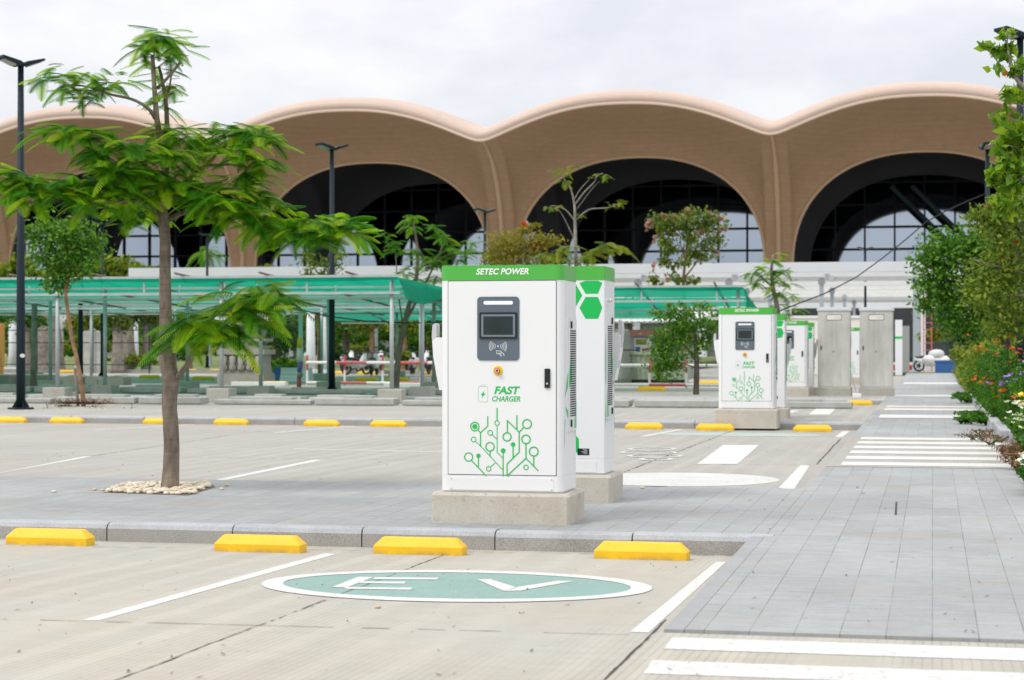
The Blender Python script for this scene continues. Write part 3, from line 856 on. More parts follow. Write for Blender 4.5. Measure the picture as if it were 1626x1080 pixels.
def charger_proto():
    root = thing('charging_station', 'x', 'charger')
    W, Dp, Z0, Z1, ZH = 0.965, 0.56, 0.236, 1.985, 1.868
    hw, hd = W / 2, Dp / 2
    # plinth
    pl = MB()
    def pr(w, d, z, k=0.02): return [(-w / 2 + k, -d / 2, z), (w / 2 - k, -d / 2, z), (w / 2, -d / 2 + k, z), (w / 2, d / 2 - k, z), (w / 2 - k, d / 2, z), (-w / 2 + k, d / 2, z), (-w / 2, d / 2 - k, z), (-w / 2, -d / 2 + k, z)]
    pl.loft([pr(1.085, 0.68, -0.1), pr(1.085, 0.68, 0.212), pr(1.06, 0.655, 0.234)])
    pl.build('plinth', M['plinth'], root)
    def prof(w, d, r, n=6):
        pts = []
        for (sx, sy, a0) in ((1, -1, -90), (1, 1, 0), (-1, 1, 90), (-1, -1, 180)):
            rr = r if sy < 0 else 0.012
            for k in range(n + 1):
                a = R(a0 + 90 * k / n)
                pts.append((sx * (w / 2 - rr) + rr * math.cos(a), sy * (d / 2 - rr) + rr * math.sin(a)))
        return pts
    P = prof(W, Dp, 0.062)
    b = MB(); b.s = False
    b.prism(prof(W - 0.03, Dp - 0.03, 0.05), Z0 - 0.004, Z0 + 0.012)
    b.prism(P, Z0 + 0.012, Z0 + 0.131); b.prism(prof(W - 0.004, Dp - 0.004, 0.06), Z0 + 0.131, Z0 + 0.134); b.prism(P, Z0 + 0.134, ZH)
    # base cover plate + screws
    b.prism(rrect(-0.0, Z0 + 0.066, 0.82, 0.094, 0.006), -hd - 0.004, -hd + 0.01, 'y')
    body = b.build('cabinet', M['white'], root, fix=True)
    for sx in (-0.395, 0.395):
        for sz in (0.028, 0.104):
            sc_ = MB(); sc_.tube([(sx, -hd - 0.002, Z0 + sz), (sx, -hd - 0.007, Z0 + sz)], 0.006, 10)
            sc_.build('screw', M['grey_rub'], body)
    lab = MB(); lab.prism(rrect(-0.30, Z0 + 0.19, 0.10, 0.055, 0.004), hd + 0.0005, hd + 0.003, 'y'); 
    lab.m = 1
    for k in range(5): lab.bx(-0.335, -0.335 + 0.03 + 0.012 * (k % 3), hd + 0.0035, hd + 0.0042, Z0 + 0.172 + 0.009 * k, Z0 + 0.175 + 0.009 * k)
    lab.build('rating_plate', [M['black'], M['pale']], body)
    gp = MB(); gp.prism(rrect(0, Z0 + 0.066, 0.82, 0.094, 0.006), hd - 0.01, hd + 0.003, 'y')
    gp.build('rear_cover', M['white'], body)
    # header
    h = MB(); h.prism(prof(W + 0.006, Dp + 0.006, 0.064), ZH, Z1 - 0.008); h.prism(prof(W - 0.004, Dp - 0.004, 0.058), Z1 - 0.008, Z1)
    hd_o = h.build('header', M['green'], root, fix=True)
    lettering('header_lettering', 'SETEC POWER', M['whitedecal'], hd_o, (757 - 797) * K / .977, (841 - 797) * K / .977, 1.912, 1.960, -hd - 0.0045, bold=0.022, shear=0.22)
    # door with its gap
    x0, x1, zb, zt = -0.418, 0.428, 0.374, 1.862
    gq = MB(); gq.prism(rrect((x0 + x1) / 2, (zb + zt) / 2, x1 - x0 + 0.010, zt - zb + 0.010, 0.008), -hd - 0.0015, -hd + 0.01, 'y')
    gq.build('door_gap', M['seam'], root, fix=True)
    dr = MB(); dr.prism(rrect((x0 + x1) / 2, (zb + zt) / 2, x1 - x0, zt - zb, 0.006), -hd - 0.004, -hd + 0.01, 'y')
    door = dr.build('door', M['white'], root, fix=True)
    YF = -hd - 0.0045
    # display panel
    dx = (792.5 - 797) * K / .977; dz = (783 - 521.5) * K + Z0
    sp = MB(); sp.prism(rrect(dx, dz, 0.331, 0.49, 0.03, 6), YF - 0.006, YF + 0.003, 'y')
    scr = sp.build('display_panel', M['scrpanel'], root, fix=True)
    q = MB(); q.prism(rrect(dx, dz + 0.198, 0.232, 0.028, 0.0135, 6), YF - 0.0075, YF, 'y'); q.build('light_slot', M['whitedecal'], scr, fix=True)
    q = MB(); q.prism(rrect(dx + 0.002, dz + 0.023, 0.296, 0.203, 0.008), YF - 0.016, YF - 0.004, 'y'); q.build('screen_surround', M['black'], scr, fix=True)
    q = MB(); q.prism(rrect(dx + 0.002, dz + 0.023, 0.266, 0.172, 0.006), YF - 0.0175, YF - 0.01, 'y'); q.build('screen_frame', M['bezel'], scr, fix=True)
    q = MB(); q.prism(rrect(dx + 0.002, dz + 0.023, 0.232, 0.142, 0.002), YF - 0.0185, YF - 0.015, 'y'); q.build('screen', M['glassblk'], scr, fix=True)
    ic = MB(); y = YF - 0.0068
    cx, cz = dx - 0.001, dz - 0.136
    for sgn in (0, 180):
        for r_ in (0.022, 0.034, 0.046, 0.058, 0.068):
            pts = [(cx + r_ * math.cos(R(sgn + a)), cz + r_ * math.sin(R(sgn + a))) for a in range(-34, 35, 8)]
            stroke(ic, pts, 0.0045, y)
    disc(ic, cx, cz, 0.007, y)
    c2x, c2z = cx + 0.008, cz - 0.045
    stroke(ic, [(c2x - 0.022, c2z + 0.012), (c2x + 0.018, c2z + 0.006), (c2x + 0.014, c2z - 0.012)], 0.005, y); stroke(ic, [(c2x - 0.022, c2z + 0.012), (c2x - 0.018, c2z - 0.012), (c2x - 0.002, c2z - 0.014)], 0.005, y)
    stroke(ic, [(c2x + 0.0, c2z - 0.008), (c2x + 0.018, c2z - 0.03)], 0.008, y); stroke(ic, [(c2x + 0.014, c2z - 0.004), (c2x + 0.034, c2z - 0.01), (c2x + 0.04, c2z - 0.026)], 0.006, y)
    ic.build('card_reader_icon', M['pale'], scr)
    # emergency stop
    ex, ez = (792 - 797) * K / .977, (783 - 588.5) * K + Z0
    e = MB(); e.tube([(ex, YF + 0.004, ez), (ex, YF - 0.004, ez), (ex, YF - 0.007, ez)], [0.038, 0.038, 0.034], 28)
    es = e.build('emergency_stop', M['estop'], root)
    e = MB(); e.tube([(ex, YF - 0.005, ez), (ex, YF - 0.018, ez), (ex, YF - 0.03, ez), (ex, YF - 0.034, ez)], [0.017, 0.015, 0.021, 0.015], 20)
    e.m = 1; ring(e, ex, ez, 0.013, 0.003, YF - 0.0345, 18)
    e.build('button', [M['red'], M['whitedecal']], es)
    # handle
    hx, hz = (870.5 - 797) * K / .977, (783 - 600.5) * K + Z0
    e = MB(); e.prism(rrect(hx, hz, 0.042, 0.148, 0.006), YF - 0.012, YF + 0.002, 'y')
    e.prism(rrect(hx, hz + 0.022, 0.026, 0.085, 0.005), YF - 0.018, YF - 0.01, 'y')
    e.m = 1; e.tube([(hx, YF - 0.010, hz - 0.04), (hx, YF - 0.018, hz - 0.04)], 0.0085, 14)
    e.build('handle', [M['black'], M['chrome']], door, fix=True)
    # lettering and artwork on the door
    lettering('fast_lettering', 'FAST', M['decal'], door, zx(438), zx(609), zz_(109), zz_(56), YF - 0.0004, bold=0.035, shear=0.22)
    lettering('charger_lettering', 'CHARGER', M['decal'], door, zx(423), zx(611), zz_(157), zz_(121), YF - 0.0004, bold=0.022, shear=0.22)
    bt = MB(); y = YF - 0.0006
    o = rrect((zx(332) + zx(395)) / 2, (zz_(58) + zz_(160)) / 2, zx(395) - zx(332), zz_(58) - zz_(160), 0.012, 5)
    for a_, b_ in zip(o, o[1:] + o[:1]): stroke(bt, [a_, b_], 0.0022, y)
    stroke(bt, [(zx(349), zz_(58)), (zx(352), zz_(48)), (zx(376), zz_(48)), (zx(380), zz_(58))], 0.0022, y)
    bt.m = 1
    bt.add([(zx(a), y, zz_(c)) for a, c in ((372, 86), (347, 114), (360, 116), (354, 136), (381, 106), (367, 104))], [(0, 1, 2, 5), (2, 3, 4, 5)])
    bt.build('battery_icon', [M['decal_dk'], M['decal']], door)
    cg = MB(); y = YF - 0.0006
    th, tn = 0.0093, 0.0066
    def S(pts, w=th):
        nonlocal y
        stroke(cg, [(zx(a), zz_(c)) for a, c in pts], w, y); y -= 0.00008
    def C(x_, y_, r_, w=th): ring(cg, zx(x_), zz_(y_), r_ * 0.2408 * K / .985, w, y - 0.0004)
    def Dt(x_, y_, r_): disc(cg, zx(x_), zz_(y_), r_ * 0.2408 * K / .985, y - 0.0004)
    S([(380, 645), (287, 550)]); C(268, 527, 27); S([(333, 590), (333, 518)]); Dt(333, 518, 15)
    S([(497, 647), (497, 482)]); Dt(497, 482, 16); S([(497, 612), (347, 452), (314, 423)], tn); C(301, 410, 16, tn)
    S([(347, 455), (347, 365), (395, 320), (395, 258)]); S([(347, 365), (329, 345)]); C(309, 324, 28); Dt(309, 324, 17)
    S([(410, 520), (410, 487)]); C(410, 457, 28); S([(497, 535), (457, 492), (457, 315)], tn); C(457, 299, 15, tn); S([(457, 283), (457, 203)])
    S([(457, 408), (423, 375)], tn); C(411, 364, 16, tn); S([(443, 565), (412, 592)], tn); C(401, 603, 15, tn)
    S([(523, 647), (523, 570), (603, 490), (603, 358), (525, 283), (525, 362)]); C(523, 390, 27); S([(588, 340), (588, 250)]); S([(603, 358), (634, 326)]); C(655, 304, 29)
    S([(563, 530), (563, 440)]); Dt(563, 440, 15); S([(527, 645), (648, 530), (726, 610)]); S([(648, 530), (648, 435)]); C(648, 405, 28)
    S([(699, 580), (699, 515)]); C(699, 485, 29); C(648, 590, 15, tn)
    cg.build('circuit_artwork', M['decal'], door)
    # both flanks: louvred panel with latches, green facets
    for s in (1, -1):
        v = MB()
        y0, y1 = -0.075, 0.235
        def X(a): return s * (hw + a)
        def slab_(ya, yb, za, zb_, a0, a1):
            xa, xb = sorted((X(a0), X(a1))); v.bx(xa, xb, ya, yb, za, zb_)
        slab_(y0, y1, 0.70, 1.585, -0.01, 0.012)
        pn = v.build('side_panel', M['white'], root)
        v = MB()
        nsl = 38
        for k in range(nsl):
            z = 0.815 + k * (1.475 - 0.815) / (nsl - 1)
            slab_(y0 + 0.035, y1 - 0.035, z, z + 0.0105, 0.010, 0.0135)
        v.build('vent_slots', M['vent'], pn)
        for z in (0.735, 1.50):
            v = MB(); slab_(y0 + 0.05, y0 + 0.085, z, z + 0.055, 0.011, 0.022)
            v.build('latch', M['black'], pn)
        v = MB()
        def tri(ps, m):
            v.m = m; pts = [(X(0.0006 if p[0] < y0 or p[0] > y1 else 0.0146), p[0], p[1]) for p in ps]
            v.poly(pts if s > 0 else pts[::-1])
        e_ = 0.0
        v.m = 0
        def flatpoly(ps, a, m):
            v.m = m; pts = [(X(a), p[0], p[1]) for p in ps]; v.poly(pts)
        flatpoly([(-0.20, 0.965), (-0.079, 1.16), (-0.079, 1.045)], 0.0009, 0); flatpoly([(-0.074, 1.04), (-0.074, 1.17), (0.03, 1.33), (0.03, 1.1)], 0.0128, 0)
        flatpoly([(-0.19, 0.90), (-0.079, 0.80), (-0.079, 0.865)], 0.0009, 0); flatpoly([(0.12, 0.72), (0.23, 0.95), (0.23, 0.72)], 0.0128, 1)
        flatpoly([(-0.23, 0.56), (-0.18, 0.80), (-0.21, 0.80)], 0.0009, 1); flatpoly([(0.239, 1.0), (0.239, 1.42), (0.27, 1.2), (0.25, 1.0)], 0.0009, 0)
        flatpoly([(0.239, 0.62), (0.239, 0.86), (0.262, 0.74)], 0.0009, 0)
        v.build('green_facets', [M['decal'], M['decal_dk']], root)
        v = MB(); v.tube([(X(0.0), 0.12, 1.70), (X(0.02), 0.12, 1.70), (X(0.03), 0.12, 1.70)], [0.02, 0.02, 0.012], 14)
        if s < 0: v.build('flank_lock', M['chrome'], root)
    # cable holster on the left flank
    v = MB()
    v.prism([(-hw + 0.001, 1.43), (-hw - 0.055, 1.43), (-hw - 0.085, 1.40), (-hw - 0.078, 1.28), (-hw - 0.03, 1.02), (-hw + 0.001, 1.02)], -0.20, -0.05, 'y')
    hol = v.build('cable_holster', M['white'], root, fix=True)
    v = MB()
    for (a, bb) in (((-0.062, 1.10, 0.008), None),): pass
    pts = [(-hw - 0.052, 1.13), (-hw - 0.088, 1.36), (-hw - 0.094, 1.45), (-hw - 0.088, 1.525), (-hw - 0.070, 1.54), (-hw - 0.058, 1.525), (-hw - 0.058, 1.40), (-hw - 0.045, 1.13)]
    v.prism(pts, -0.185, -0.065, 'y'); v.build('holster_hook', M['grey_rub'], hol, fix=True)
    # rear panel artwork: hexagons, bottom wedge
    hx = MB(); y = hd + 0.0012
    cxh, czh, rx, rz = -0.385, 1.655, 0.088, 0.088
    def clip(poly):
        out = [(min(max(p[0], -0.462), 0.46), min(p[1], ZH - 0.006)) for p in poly]
        return out
    def hexa(cx, cz, r=0.106):
        return clip([(cx + r * math.cos(R(a)), cz + r * math.sin(R(a)) * 1.0) for a in range(0, 360, 60)])
    for (a, c) in ((-0.372, 1.635), (-0.372, 1.845), (-0.185, 1.74), (0.002, 1.845)):
        P_ = hexa(a, c); hx = MB(); hx.poly([(p[0], y, p[1]) for p in P_][::-1]); hx.build('hexagon_decal', M['decal'], root)
    hx = MB(); hx.poly([(p[0], y, p[1]) for p in ((-0.20, 0.60), (-0.20, 0.46), (-0.262, 0.40), (-0.262, 0.535))])
    hx.poly([(p[0], y, p[1]) for p in ((-0.07, 0.66), (-0.07, 0.40), (-0.19, 0.47), (-0.19, 0.60))])
    hx.build('wedge_decal', M['decal'], root)
    return root


CH = charger_proto()


def put_charger(o, x, y, rz, label, sink=0.0, s=1.0, drz=0.0):
    o.location = (x, y, 0.14 - sink); o.rotation_euler = (0, 0, rz + drz); o.scale = (s, s, s)
    tag(o, label, 'charger', 'white and green vehicle chargers')


yc = 14.6
def cx_at(px, D): return at(px, 546, D)
c1 = at(793.3, 546, 14.95)
CHS = [(c1.x, c1.y + 0.28 + 0.06, 0, 'nearest white charger with green header, display panel and green circuit artwork on its door', 0, 1.0)]
p2 = at(871, 546, 17.05)
CHS.append((p2.x, p2.y + 0.28, math.pi, 'white charger seen from behind with green hexagons, right behind the nearest charger', 0.0, 1.035))
p3 = at(1185, 546, 34.2)
CHS.append((p3.x, p3.y + 0.28, 0, 'white charger facing the camera in the middle row, left of the small third row charger', 0.0, 1.015))
p4 = at(1205, 546, 36.0)
CHS.append((p4.x, p4.y + 0.28, math.pi, 'white charger turned away behind the middle row charger, only a narrow strip showing', 0.03, 0.985))
p5 = at(1252, 546, 51.5)
CHS.append((p5.x, p5.y + 0.28, 0, 'small white charger of the third row, between middle row charger and steel cabinets', 0.0, 1.0))
p6 = at(1263, 546, 53.0)
CHS.append((p6.x, p6.y + 0.28, math.pi, 'white charger turned away behind the third row charger, left of the first steel cabinet', 0.03, 1.0))
p7 = at(1345, 546, 68)
CHS.append((p7.x, p7.y + 0.28, 0, 'distant white charger showing in the gap between the two steel cabinets', 0.04, 1.0))
for i, (x, y, rz, lab, sink, s) in enumerate(CHS):
    o = CH if i == 0 else copy_tree(CH)
    put_charger(o, x, y, rz, lab, sink, s)

# ------------------------------------------------------------------ steel cabinets
def cabinet():
    root = thing('utility_cabinet', 'x', 'cabinet')
    p = MB(); p.box((0, 0, 0.04), (0.90, 0.60, 0.40), 0, 0.012); p.build('plinth', M['footing'], root)
    b = MB(); b.bx(-0.425, 0.425, -0.25, 0.25, 0.24, 2.28); body = b.build('housing', M['steel'], root)
    d = MB(); d.prism(rrect(-0.0, 1.26, 0.79, 1.99, 0.01), -0.262, -0.245, 'y'); dr = d.build('door', M['steel'], root, fix=True)
    d = MB(); d.prism(rrect(0, 2.10, 0.40, 0.155, 0.03), -0.2665, -0.255, 'y'); w = d.build('window_frame', M['mullion'], dr, fix=True)
    d = MB(); d.prism(rrect(0, 2.10, 0.375, 0.13, 0.025), -0.269, -0.26, 'y')
    d.m = 1
    for k in (0.02, 0.07, 0.12): d.bx(k, k + 0.03, -0.2708, -0.2692, 2.06, 2.13)
    d.build('window', [M['cream'], M['pale']], dr, fix=True)
    d = MB(); d.prism(rrect(-0.335, 1.29, 0.03, 0.11, 0.005), -0.275, -0.258, 'y'); d.build('handle', M['black'], dr, fix=True)
    d = MB(); disc(d, -0.01, 1.19, 0.02, -0.2645, 14); d.build('red_badge', M['red'], dr)
    d = MB(); d.bx(-0.45, 0.45, -0.29, 0.28, 2.28, 2.34); d.bx(-0.41, 0.41, -0.24, 0.24, 2.34, 2.37); d.build('roof', M['fascia'], root)
    return root


cab = cabinet()
for i, (px, lab) in enumerate(((1325, 'brushed steel cabinet next to the third row charger, left one of the pair'), (1392, 'brushed steel cabinet nearest the paved walk, right one of the pair'))):
    o = cab if i == 0 else copy_tree(cab)
    p = at(px, 546, 52.0); o.location = (p.x, p.y, 0.14 - 0.02)
    tag(o, lab, 'cabinet', 'brushed steel utility cabinets')
    if i: o.scale = (1.02, 1, 1)
# leaning rod on a white foot
b0 = gnd(1361, 632, 0.14); t0 = at(1350, 588, Dof(b0) - 0.1)
mb = MB(); mb.tube([b0 + Vector((0, 0, 0.06)), t0], 0.012, 6); rod = mb.build('conduit', M['galv'], None, b0)
mb = MB(); mb.box(b0 + Vector((0, 0, 0.055)), (0.22, 0.2, 0.11), 0, 0.01); mb.build('foot_block', M['roofw'], rod, b0)
tag(rod, 'thin grey conduit leaning out of a white foot between the steel cabinets', 'conduit')

# ------------------------------------------------------------------ street lamps
def lamp(px, pybase, z0, H, label, single=False, yaw=0.0, D=None, arm=0.46):
    p = gnd(px, pybase, z0) if D is None else at(px, 546, D)
    p.z = z0
    root = thing('street_lamp', label, 'street lamp', p, yaw, 'dark street lamps of the car park')
    m = MB(); m.s = True; m.tube([(0, 0, 0.02), (0, 0, 1.5), (0, 0, H)], [0.098, 0.092, 0.062], 16); pole = m.build('pole', M['lamp'], root)
    m = MB(); m.box((0, 0, 0.02), (0.42, 0.42, 0.04), 0, 0.006)
    for k in range(4):
        a = R(45 + 90 * k); m.prism([(0, 0), (0.13, 0), (0, 0.16)], -0.008, 0.008) if False else None
    for dx, dy in ((1, 0), (-1, 0), (0, 1), (0, -1)):
        m.loft([[(dx * 0.09 - dy * 0.008, dy * 0.09 - dx * 0.008, 0.04), (dx * 0.09 + dy * 0.008, dy * 0.09 + dx * 0.008, 0.04), (dx * 0.09 + dy * 0.008, dy * 0.09 + dx * 0.008, 0.22)],
                [(dx * 0.19 - dy * 0.008, dy * 0.19 - dx * 0.008, 0.04), (dx * 0.19 + dy * 0.008, dy * 0.19 + dx * 0.008, 0.04), (dx * 0.19 + dy * 0.008, dy * 0.19 + dx * 0.008, 0.06)]])
    m.build('base_plate', M['lamp'], root)
    for s in ((-1, 1) if not single else (-1,)):
        tilt = R(17)
        def T(x, y, z): return (s * (0.02 + x * math.cos(tilt)), y, H - 0.02 + x * math.sin(tilt) + z)
        m = MB(); L = arm
        pr = [(0.0, -0.03), (0.06, -0.05), (L, -0.035), (L, 0.02), (0.06, 0.045), (0.0, 0.03)]
        m.loft([[T(a, -0.2, b) for a, b in pr], [T(a, 0.2, b) for a, b in pr]])
        hd = m.build('lamp_head', M['lamp'], root, fix=True)
        m = MB(); m.loft([[T(a, -0.14, b) for a, b in ((0.14, -0.075), (L - 0.06, -0.052), (L - 0.06, -0.03), (0.14, -0.045))], [T(a, 0.14, b) for a, b in ((0.14, -0.075), (L - 0.06, -0.052), (L - 0.06, -0.03), (0.14, -0.045))]])
        m.build('lens', M['lens'], hd, fix=True)
    return root, pole


l1, pole1 = lamp(33, 650, 0.14, 7.28, 'tall dark double headed lamp post at the left edge beside the dry brush', yaw=R(48))
mb = MB(); mb.prism([(0.055 * math.cos(2 * math.pi * k / 14) + 0.0, 1.13 + 0.042 * math.sin(2 * math.pi * k / 14)) for k in range(14)], -0.099, -0.09, 'y')
o = mb.build('sticker', M['roofw'], pole1, fix=True)
lamp(527, 622, 0.1, 7.22, 'dark lamp post with twin heads standing under the green canopy left of the near charger', yaw=R(48))
lamp(770, 600, 0.1, 7.3, 'far dark lamp post rising just behind the top of the near charger', yaw=R(48), D=87)
lamp(1568, 0, 0.14, 7.3, 'dark lamp post among the right hand trees, second from the right edge', yaw=R(100), D=59, single=False)
lamp(1620, 0, 0.14, 7.25, 'dark lamp post at the right edge behind the broad leaved branch', yaw=R(35), D=37.2, single=False)
lamp(1374, 0, 0.1, 7.3, 'thin far lamp post standing behind the right steel cabinet', yaw=R(10), D=121)
lamp(329, 0, 0.1, 7.4, 'thin far lamp post beside the small palm', yaw=R(10), D=107)
lamp(128, 0, 0.1, 7.4, 'far lamp post seen between the left lamp post and the wooden pole', yaw=R(30), D=72)
lamp(163, 0, 0.1, 6.6, 'far lamp post half hidden behind the canopy posts, left of the big tree trunk', yaw=R(30), D=84)
for px, D, lab in ((1548, 68, 'dark bollard like lamp stub beside the flower bed'), ):
    p = at(px, 546, D); p.z = 0.14
    m = MB(); m.s = True; m.tube([p, p + Vector((0, 0, 1.9))], 0.11, 12)
    o = m.build('bollard', M['lamp'], None, p); tag(o, 'dark post stub standing at the back of the flower bed', 'post')


# ------------------------------------------------------------------ foliage helpers
def leaf_quads(cent, size, aspect=0.5, upb=0.5, droop=0.2, rng=RNG, svar=0.35):
    n = len(cent)
    nrm = rng.normal(size=(n, 3)); nrm /= np.linalg.norm(nrm, axis=1)[:, None]
    nrm = nrm * 0.8 + np.array([0, 0, upb]); nrm /= np.linalg.norm(nrm, axis=1)[:, None]
    d = rng.normal(size=(n, 3)); d[:, 2] -= droop; d -= nrm * np.sum(d * nrm, axis=1)[:, None]; d /= np.linalg.norm(d, axis=1)[:, None] + 1e-9
    w = np.cross(nrm, d)
    L = size * (1 + rng.uniform(-svar, svar, n))[:, None]
    W = L * aspect * 0.5
    b = cent - d * L * 0.5
    return np.stack([b, cent - w * W + d * L * 0.08, cent + d * L * 0.5 - nrm * L * 0.08, cent + w * W + d * L * 0.08], axis=1)


def cloud(clusters, D, rng=RNG, depth=0.8, sub=45, tight=0.30):
    """clusters: (px, py, rx_px, ry_px, n[, dD]) -> leaf centres in world space"""
    out = []
    rt, up, fw = np.array(RT), np.array(UP), np.array(FW)
    for c in clusters:
        px, py, rx, ry, n = c[:5]; dD = c[5] if len(c) > 5 else 0.0
        o = np.array(at(px, py, D + dD)); k = (D + dD) / F
        K_ = max(3, n // sub)
        q = rng.normal(size=(K_, 3)); q /= np.linalg.norm(q, axis=1)[:, None]; q *= (rng.uniform(0.25, 1.0, K_) ** 0.5)[:, None]
        idx = rng.integers(0, K_, n)
        r = q[idx] + rng.normal(size=(n, 3)) * tight * 0.62
        out.append(o + rt * (r[:, :1] * rx * k) + up * (r[:, 1:2] * ry * k) + fw * (r[:, 2:] * rx * k * depth))
    return np.concatenate(out)


def frond_geo(org, d, L, droop=0.35, npair=13, wide=0.30, rng=random):
    """feather leaf: rachis with paired leaflet strips; returns verts, quads (connected)"""
    d = Vector(d).normalized(); side = d.cross(UP)
    if side.length < 0.05: side = Vector((1, 0, 0))
    side.normalize()
    V = []; Q = []
    roll = rng.uniform(-0.35, 0.35)
    upv = side.cross(d).normalized()
    side = (side * math.cos(roll) + upv * math.sin(roll)).normalized()
    P = []
    for i in range(npair + 1):
        t = 0.12 + 0.88 * i / npair
        P.append(org + d * (L * t * (1 - 0.12 * t)) - UP * (droop * L * t * t))
    base = len(V); V.extend(P)
    for i in range(npair):
        t = (i + 0.5) / npair
        ln = L * wide * (math.sin(math.pi * min(1, 0.14 + 0.86 * t) ** 0.9) ** 0.55) * rng.uniform(0.88, 1.08)
        tan = (P[i + 1] - P[i]).normalized(); step = (P[i + 1] - P[i]).length
        fwd = 0.30 + 0.55 * t
        for s in (1, -1):
            dr = (side * s + tan * fwd - UP * 0.10).normalized(); dr2 = (side * s + tan * (fwd + 0.1) - UP * 0.55).normalized()
            m1 = P[i] + tan * step * 0.1 + dr * ln * 0.55; m2 = P[i] + tan * step * 0.64 + dr * ln * 0.55
            t1 = m1 + dr2 * ln * 0.45 + tan * step * 0.10; t2 = m2 + dr2 * ln * 0.45 - tan * step * 0.12
            k = len(V); V.extend([m1, m2, t1, t2])
            Q.append((i, i + 1, k + 1, k)); Q.append((k, k + 1, k + 3, k + 2))
    return V, Q


def fronds_mesh(name, specs, m, parent, org):
    vs = []; fs = []; o = 0
    for (p, d, L, dr, npair, wide) in specs:
        V, Q = frond_geo(p, d, L, dr, npair, wide)
        vs.extend([tuple(v) for v in V]); fs.extend([tuple(i + o for i in q) for q in Q]); o += len(V)
    return np_mesh(name, np.array(vs), 4, m, parent, org, np.array(fs))


def tree_root(name, label, cat, base, group=None):
    return thing(name, label, cat, base, 0, group)


def limb(mb, pts, D, r0, r1, n=9, jit=0.05):
    W = [at(p[0], p[1], D + (p[2] if len(p) > 2 else 0)) for p in pts]
    # smooth the path
    S = []
    for i in range(len(W) - 1):
        a = W[max(i - 1, 0)]; b = W[i]; c = W[i + 1]; d = W[min(i + 2, len(W) - 1)]
        for k in range(4):
            t = k / 4
            S.append(0.5 * ((2 * b) + (c - a) * t + (2 * a - 5 * b + 4 * c - d) * t * t + (3 * b - a - 3 * c + d) * t ** 3))
    S.append(W[-1])
    k = len(S)
    if hasattr(r0, '__len__'):
        rad = list(np.interp(np.linspace(0, 1, k), np.linspace(0, 1, len(r0)), r0))
    else: rad = [r0 + (r1 - r0) * i / (k - 1) for i in range(k)]
    mb.s = True; mb.tube(S, rad, n, True, jit)
    return S


# ------------------------------------------------------------------ the big feathery tree
TD = 18.45
tb = gnd(270, 777, 0.14)
kk = TD / F
tree = tree_root('feathery_tree', 'large feathery leaved tree with grey trunk growing from the pebbled pit at left', 'tree', tb)
mb = MB()
limb(mb, [(269, 785), (270, 770), (272, 735), (272, 690), (269, 640), (271, 605), (266, 570), (263, 500), (262, 430), (262, 380), (258, 340), (255, 318)], TD,
     [17 * kk, 14.5 * kk, 13 * kk, 12.2 * kk, 12 * kk, 13.2 * kk, 13.5 * kk, 9.8 * kk, 9 * kk, 8.8 * kk, 8.6 * kk, 8 * kk], 0, 14, 0.035)
mb.build('trunk', M['bark'], tree, tb)
mb = MB()
limb(mb, [(258, 345), (258, 310, .05), (262, 270, .1), (257, 230, 0), (250, 195, 0), (246, 150, -.05), (242, 88, -.05)], TD, 7.5 * kk, 3.2 * kk)
limb(mb, [(260, 300), (266, 250, .1), (265, 190, .15), (263, 158, .1), (256, 120, .1), (252, 105, .1)], TD, 5.5 * kk, 2 * kk, 7)
limb(mb, [(250, 140), (262, 128, -.05), (276, 112, -.08), (285, 98, -.1), (281, 82, -.1)], TD, 3 * kk, 1.5 * kk, 7)
limb(mb, [(263, 158), (268, 145, .1), (272, 120, .15)], TD, 2.5 * kk, 1.2 * kk, 6)
limb(mb, [(246, 188), (235, 172, -.1), (210, 158, -.2), (175, 150, -.3), (140, 138, -.35), (110, 135, -.3)], TD, 3.2 * kk, 1.1 * kk, 7)
limb(mb, [(249, 340), (238, 326, -.2), (215, 319, -.3), (175, 322, -.45), (120, 315, -.5), (60, 300, -.5), (15, 296, -.5)], TD, 4.5 * kk, 1.2 * kk, 7)
limb(mb, [(262, 352), (275, 345, .1), (292, 338, .15), (330, 335, .2), (390, 345, .1), (450, 358, 0), (510, 360, 0), (560, 362, -.1)], TD, 5 * kk, 1.2 * kk, 7)
limb(mb, [(265, 330), (290, 295, .1), (310, 275, .1), (335, 255, .1), (352, 236, .1), (385, 222, .1), (410, 208, .1)], TD, 4.5 * kk, 1.2 * kk, 7)
limb(mb, [(325, 262, .1), (350, 262, 0), (375, 262, 0), (400, 275, 0)], TD, 2.4 * kk, 1 * kk, 6)
limb(mb, [(258, 260), (225, 232, -.3), (190, 226, -.4), (150, 215, -.5), (110, 212, -.5)], TD, 3 * kk, 1 * kk, 6)
limb(mb, [(258, 300), (240, 280, -.3), (200, 265, -.5), (170, 258, -.6)], TD, 3 * kk, 1 * kk, 6)
limb(mb, [(279, 601), (291, 588, -.1), (302, 570, -.15), (312, 545, -.2), (330, 515, -.25), (355, 490, -.3), (400, 475, -.3), (440, 462, -.25)], TD, 5.0 * kk, 1.5 * kk, 8)
mb.build('branches', M['bark'], tree, tb)
specs = []
rr = random.Random(5)


def spray(px, py, dD, n, L, spread=1.0, el=(-0.32, 0.34), droop=(0.06, 0.50), azs=None, npair=17, wide=0.25, D=TD, jit=6, out=specs):
    for i in range(n):
        o = at(px + rr.uniform(-jit, jit), py + rr.uniform(-jit, jit) * 0.6, D + dD + rr.uniform(-0.08, 0.08))
        az = 2 * math.pi * (i + rr.uniform(-0.35, 0.35)) / n if azs is None else R(rr.uniform(*azs))
        e = rr.uniform(*el)
        d = RT * (math.cos(az) * math.cos(e)) + FW * (math.sin(az) * math.cos(e)) + UP * math.sin(e)
        out.append((o, d, L * rr.uniform(0.75, 1.15), rr.uniform(*droop), npair, wide))


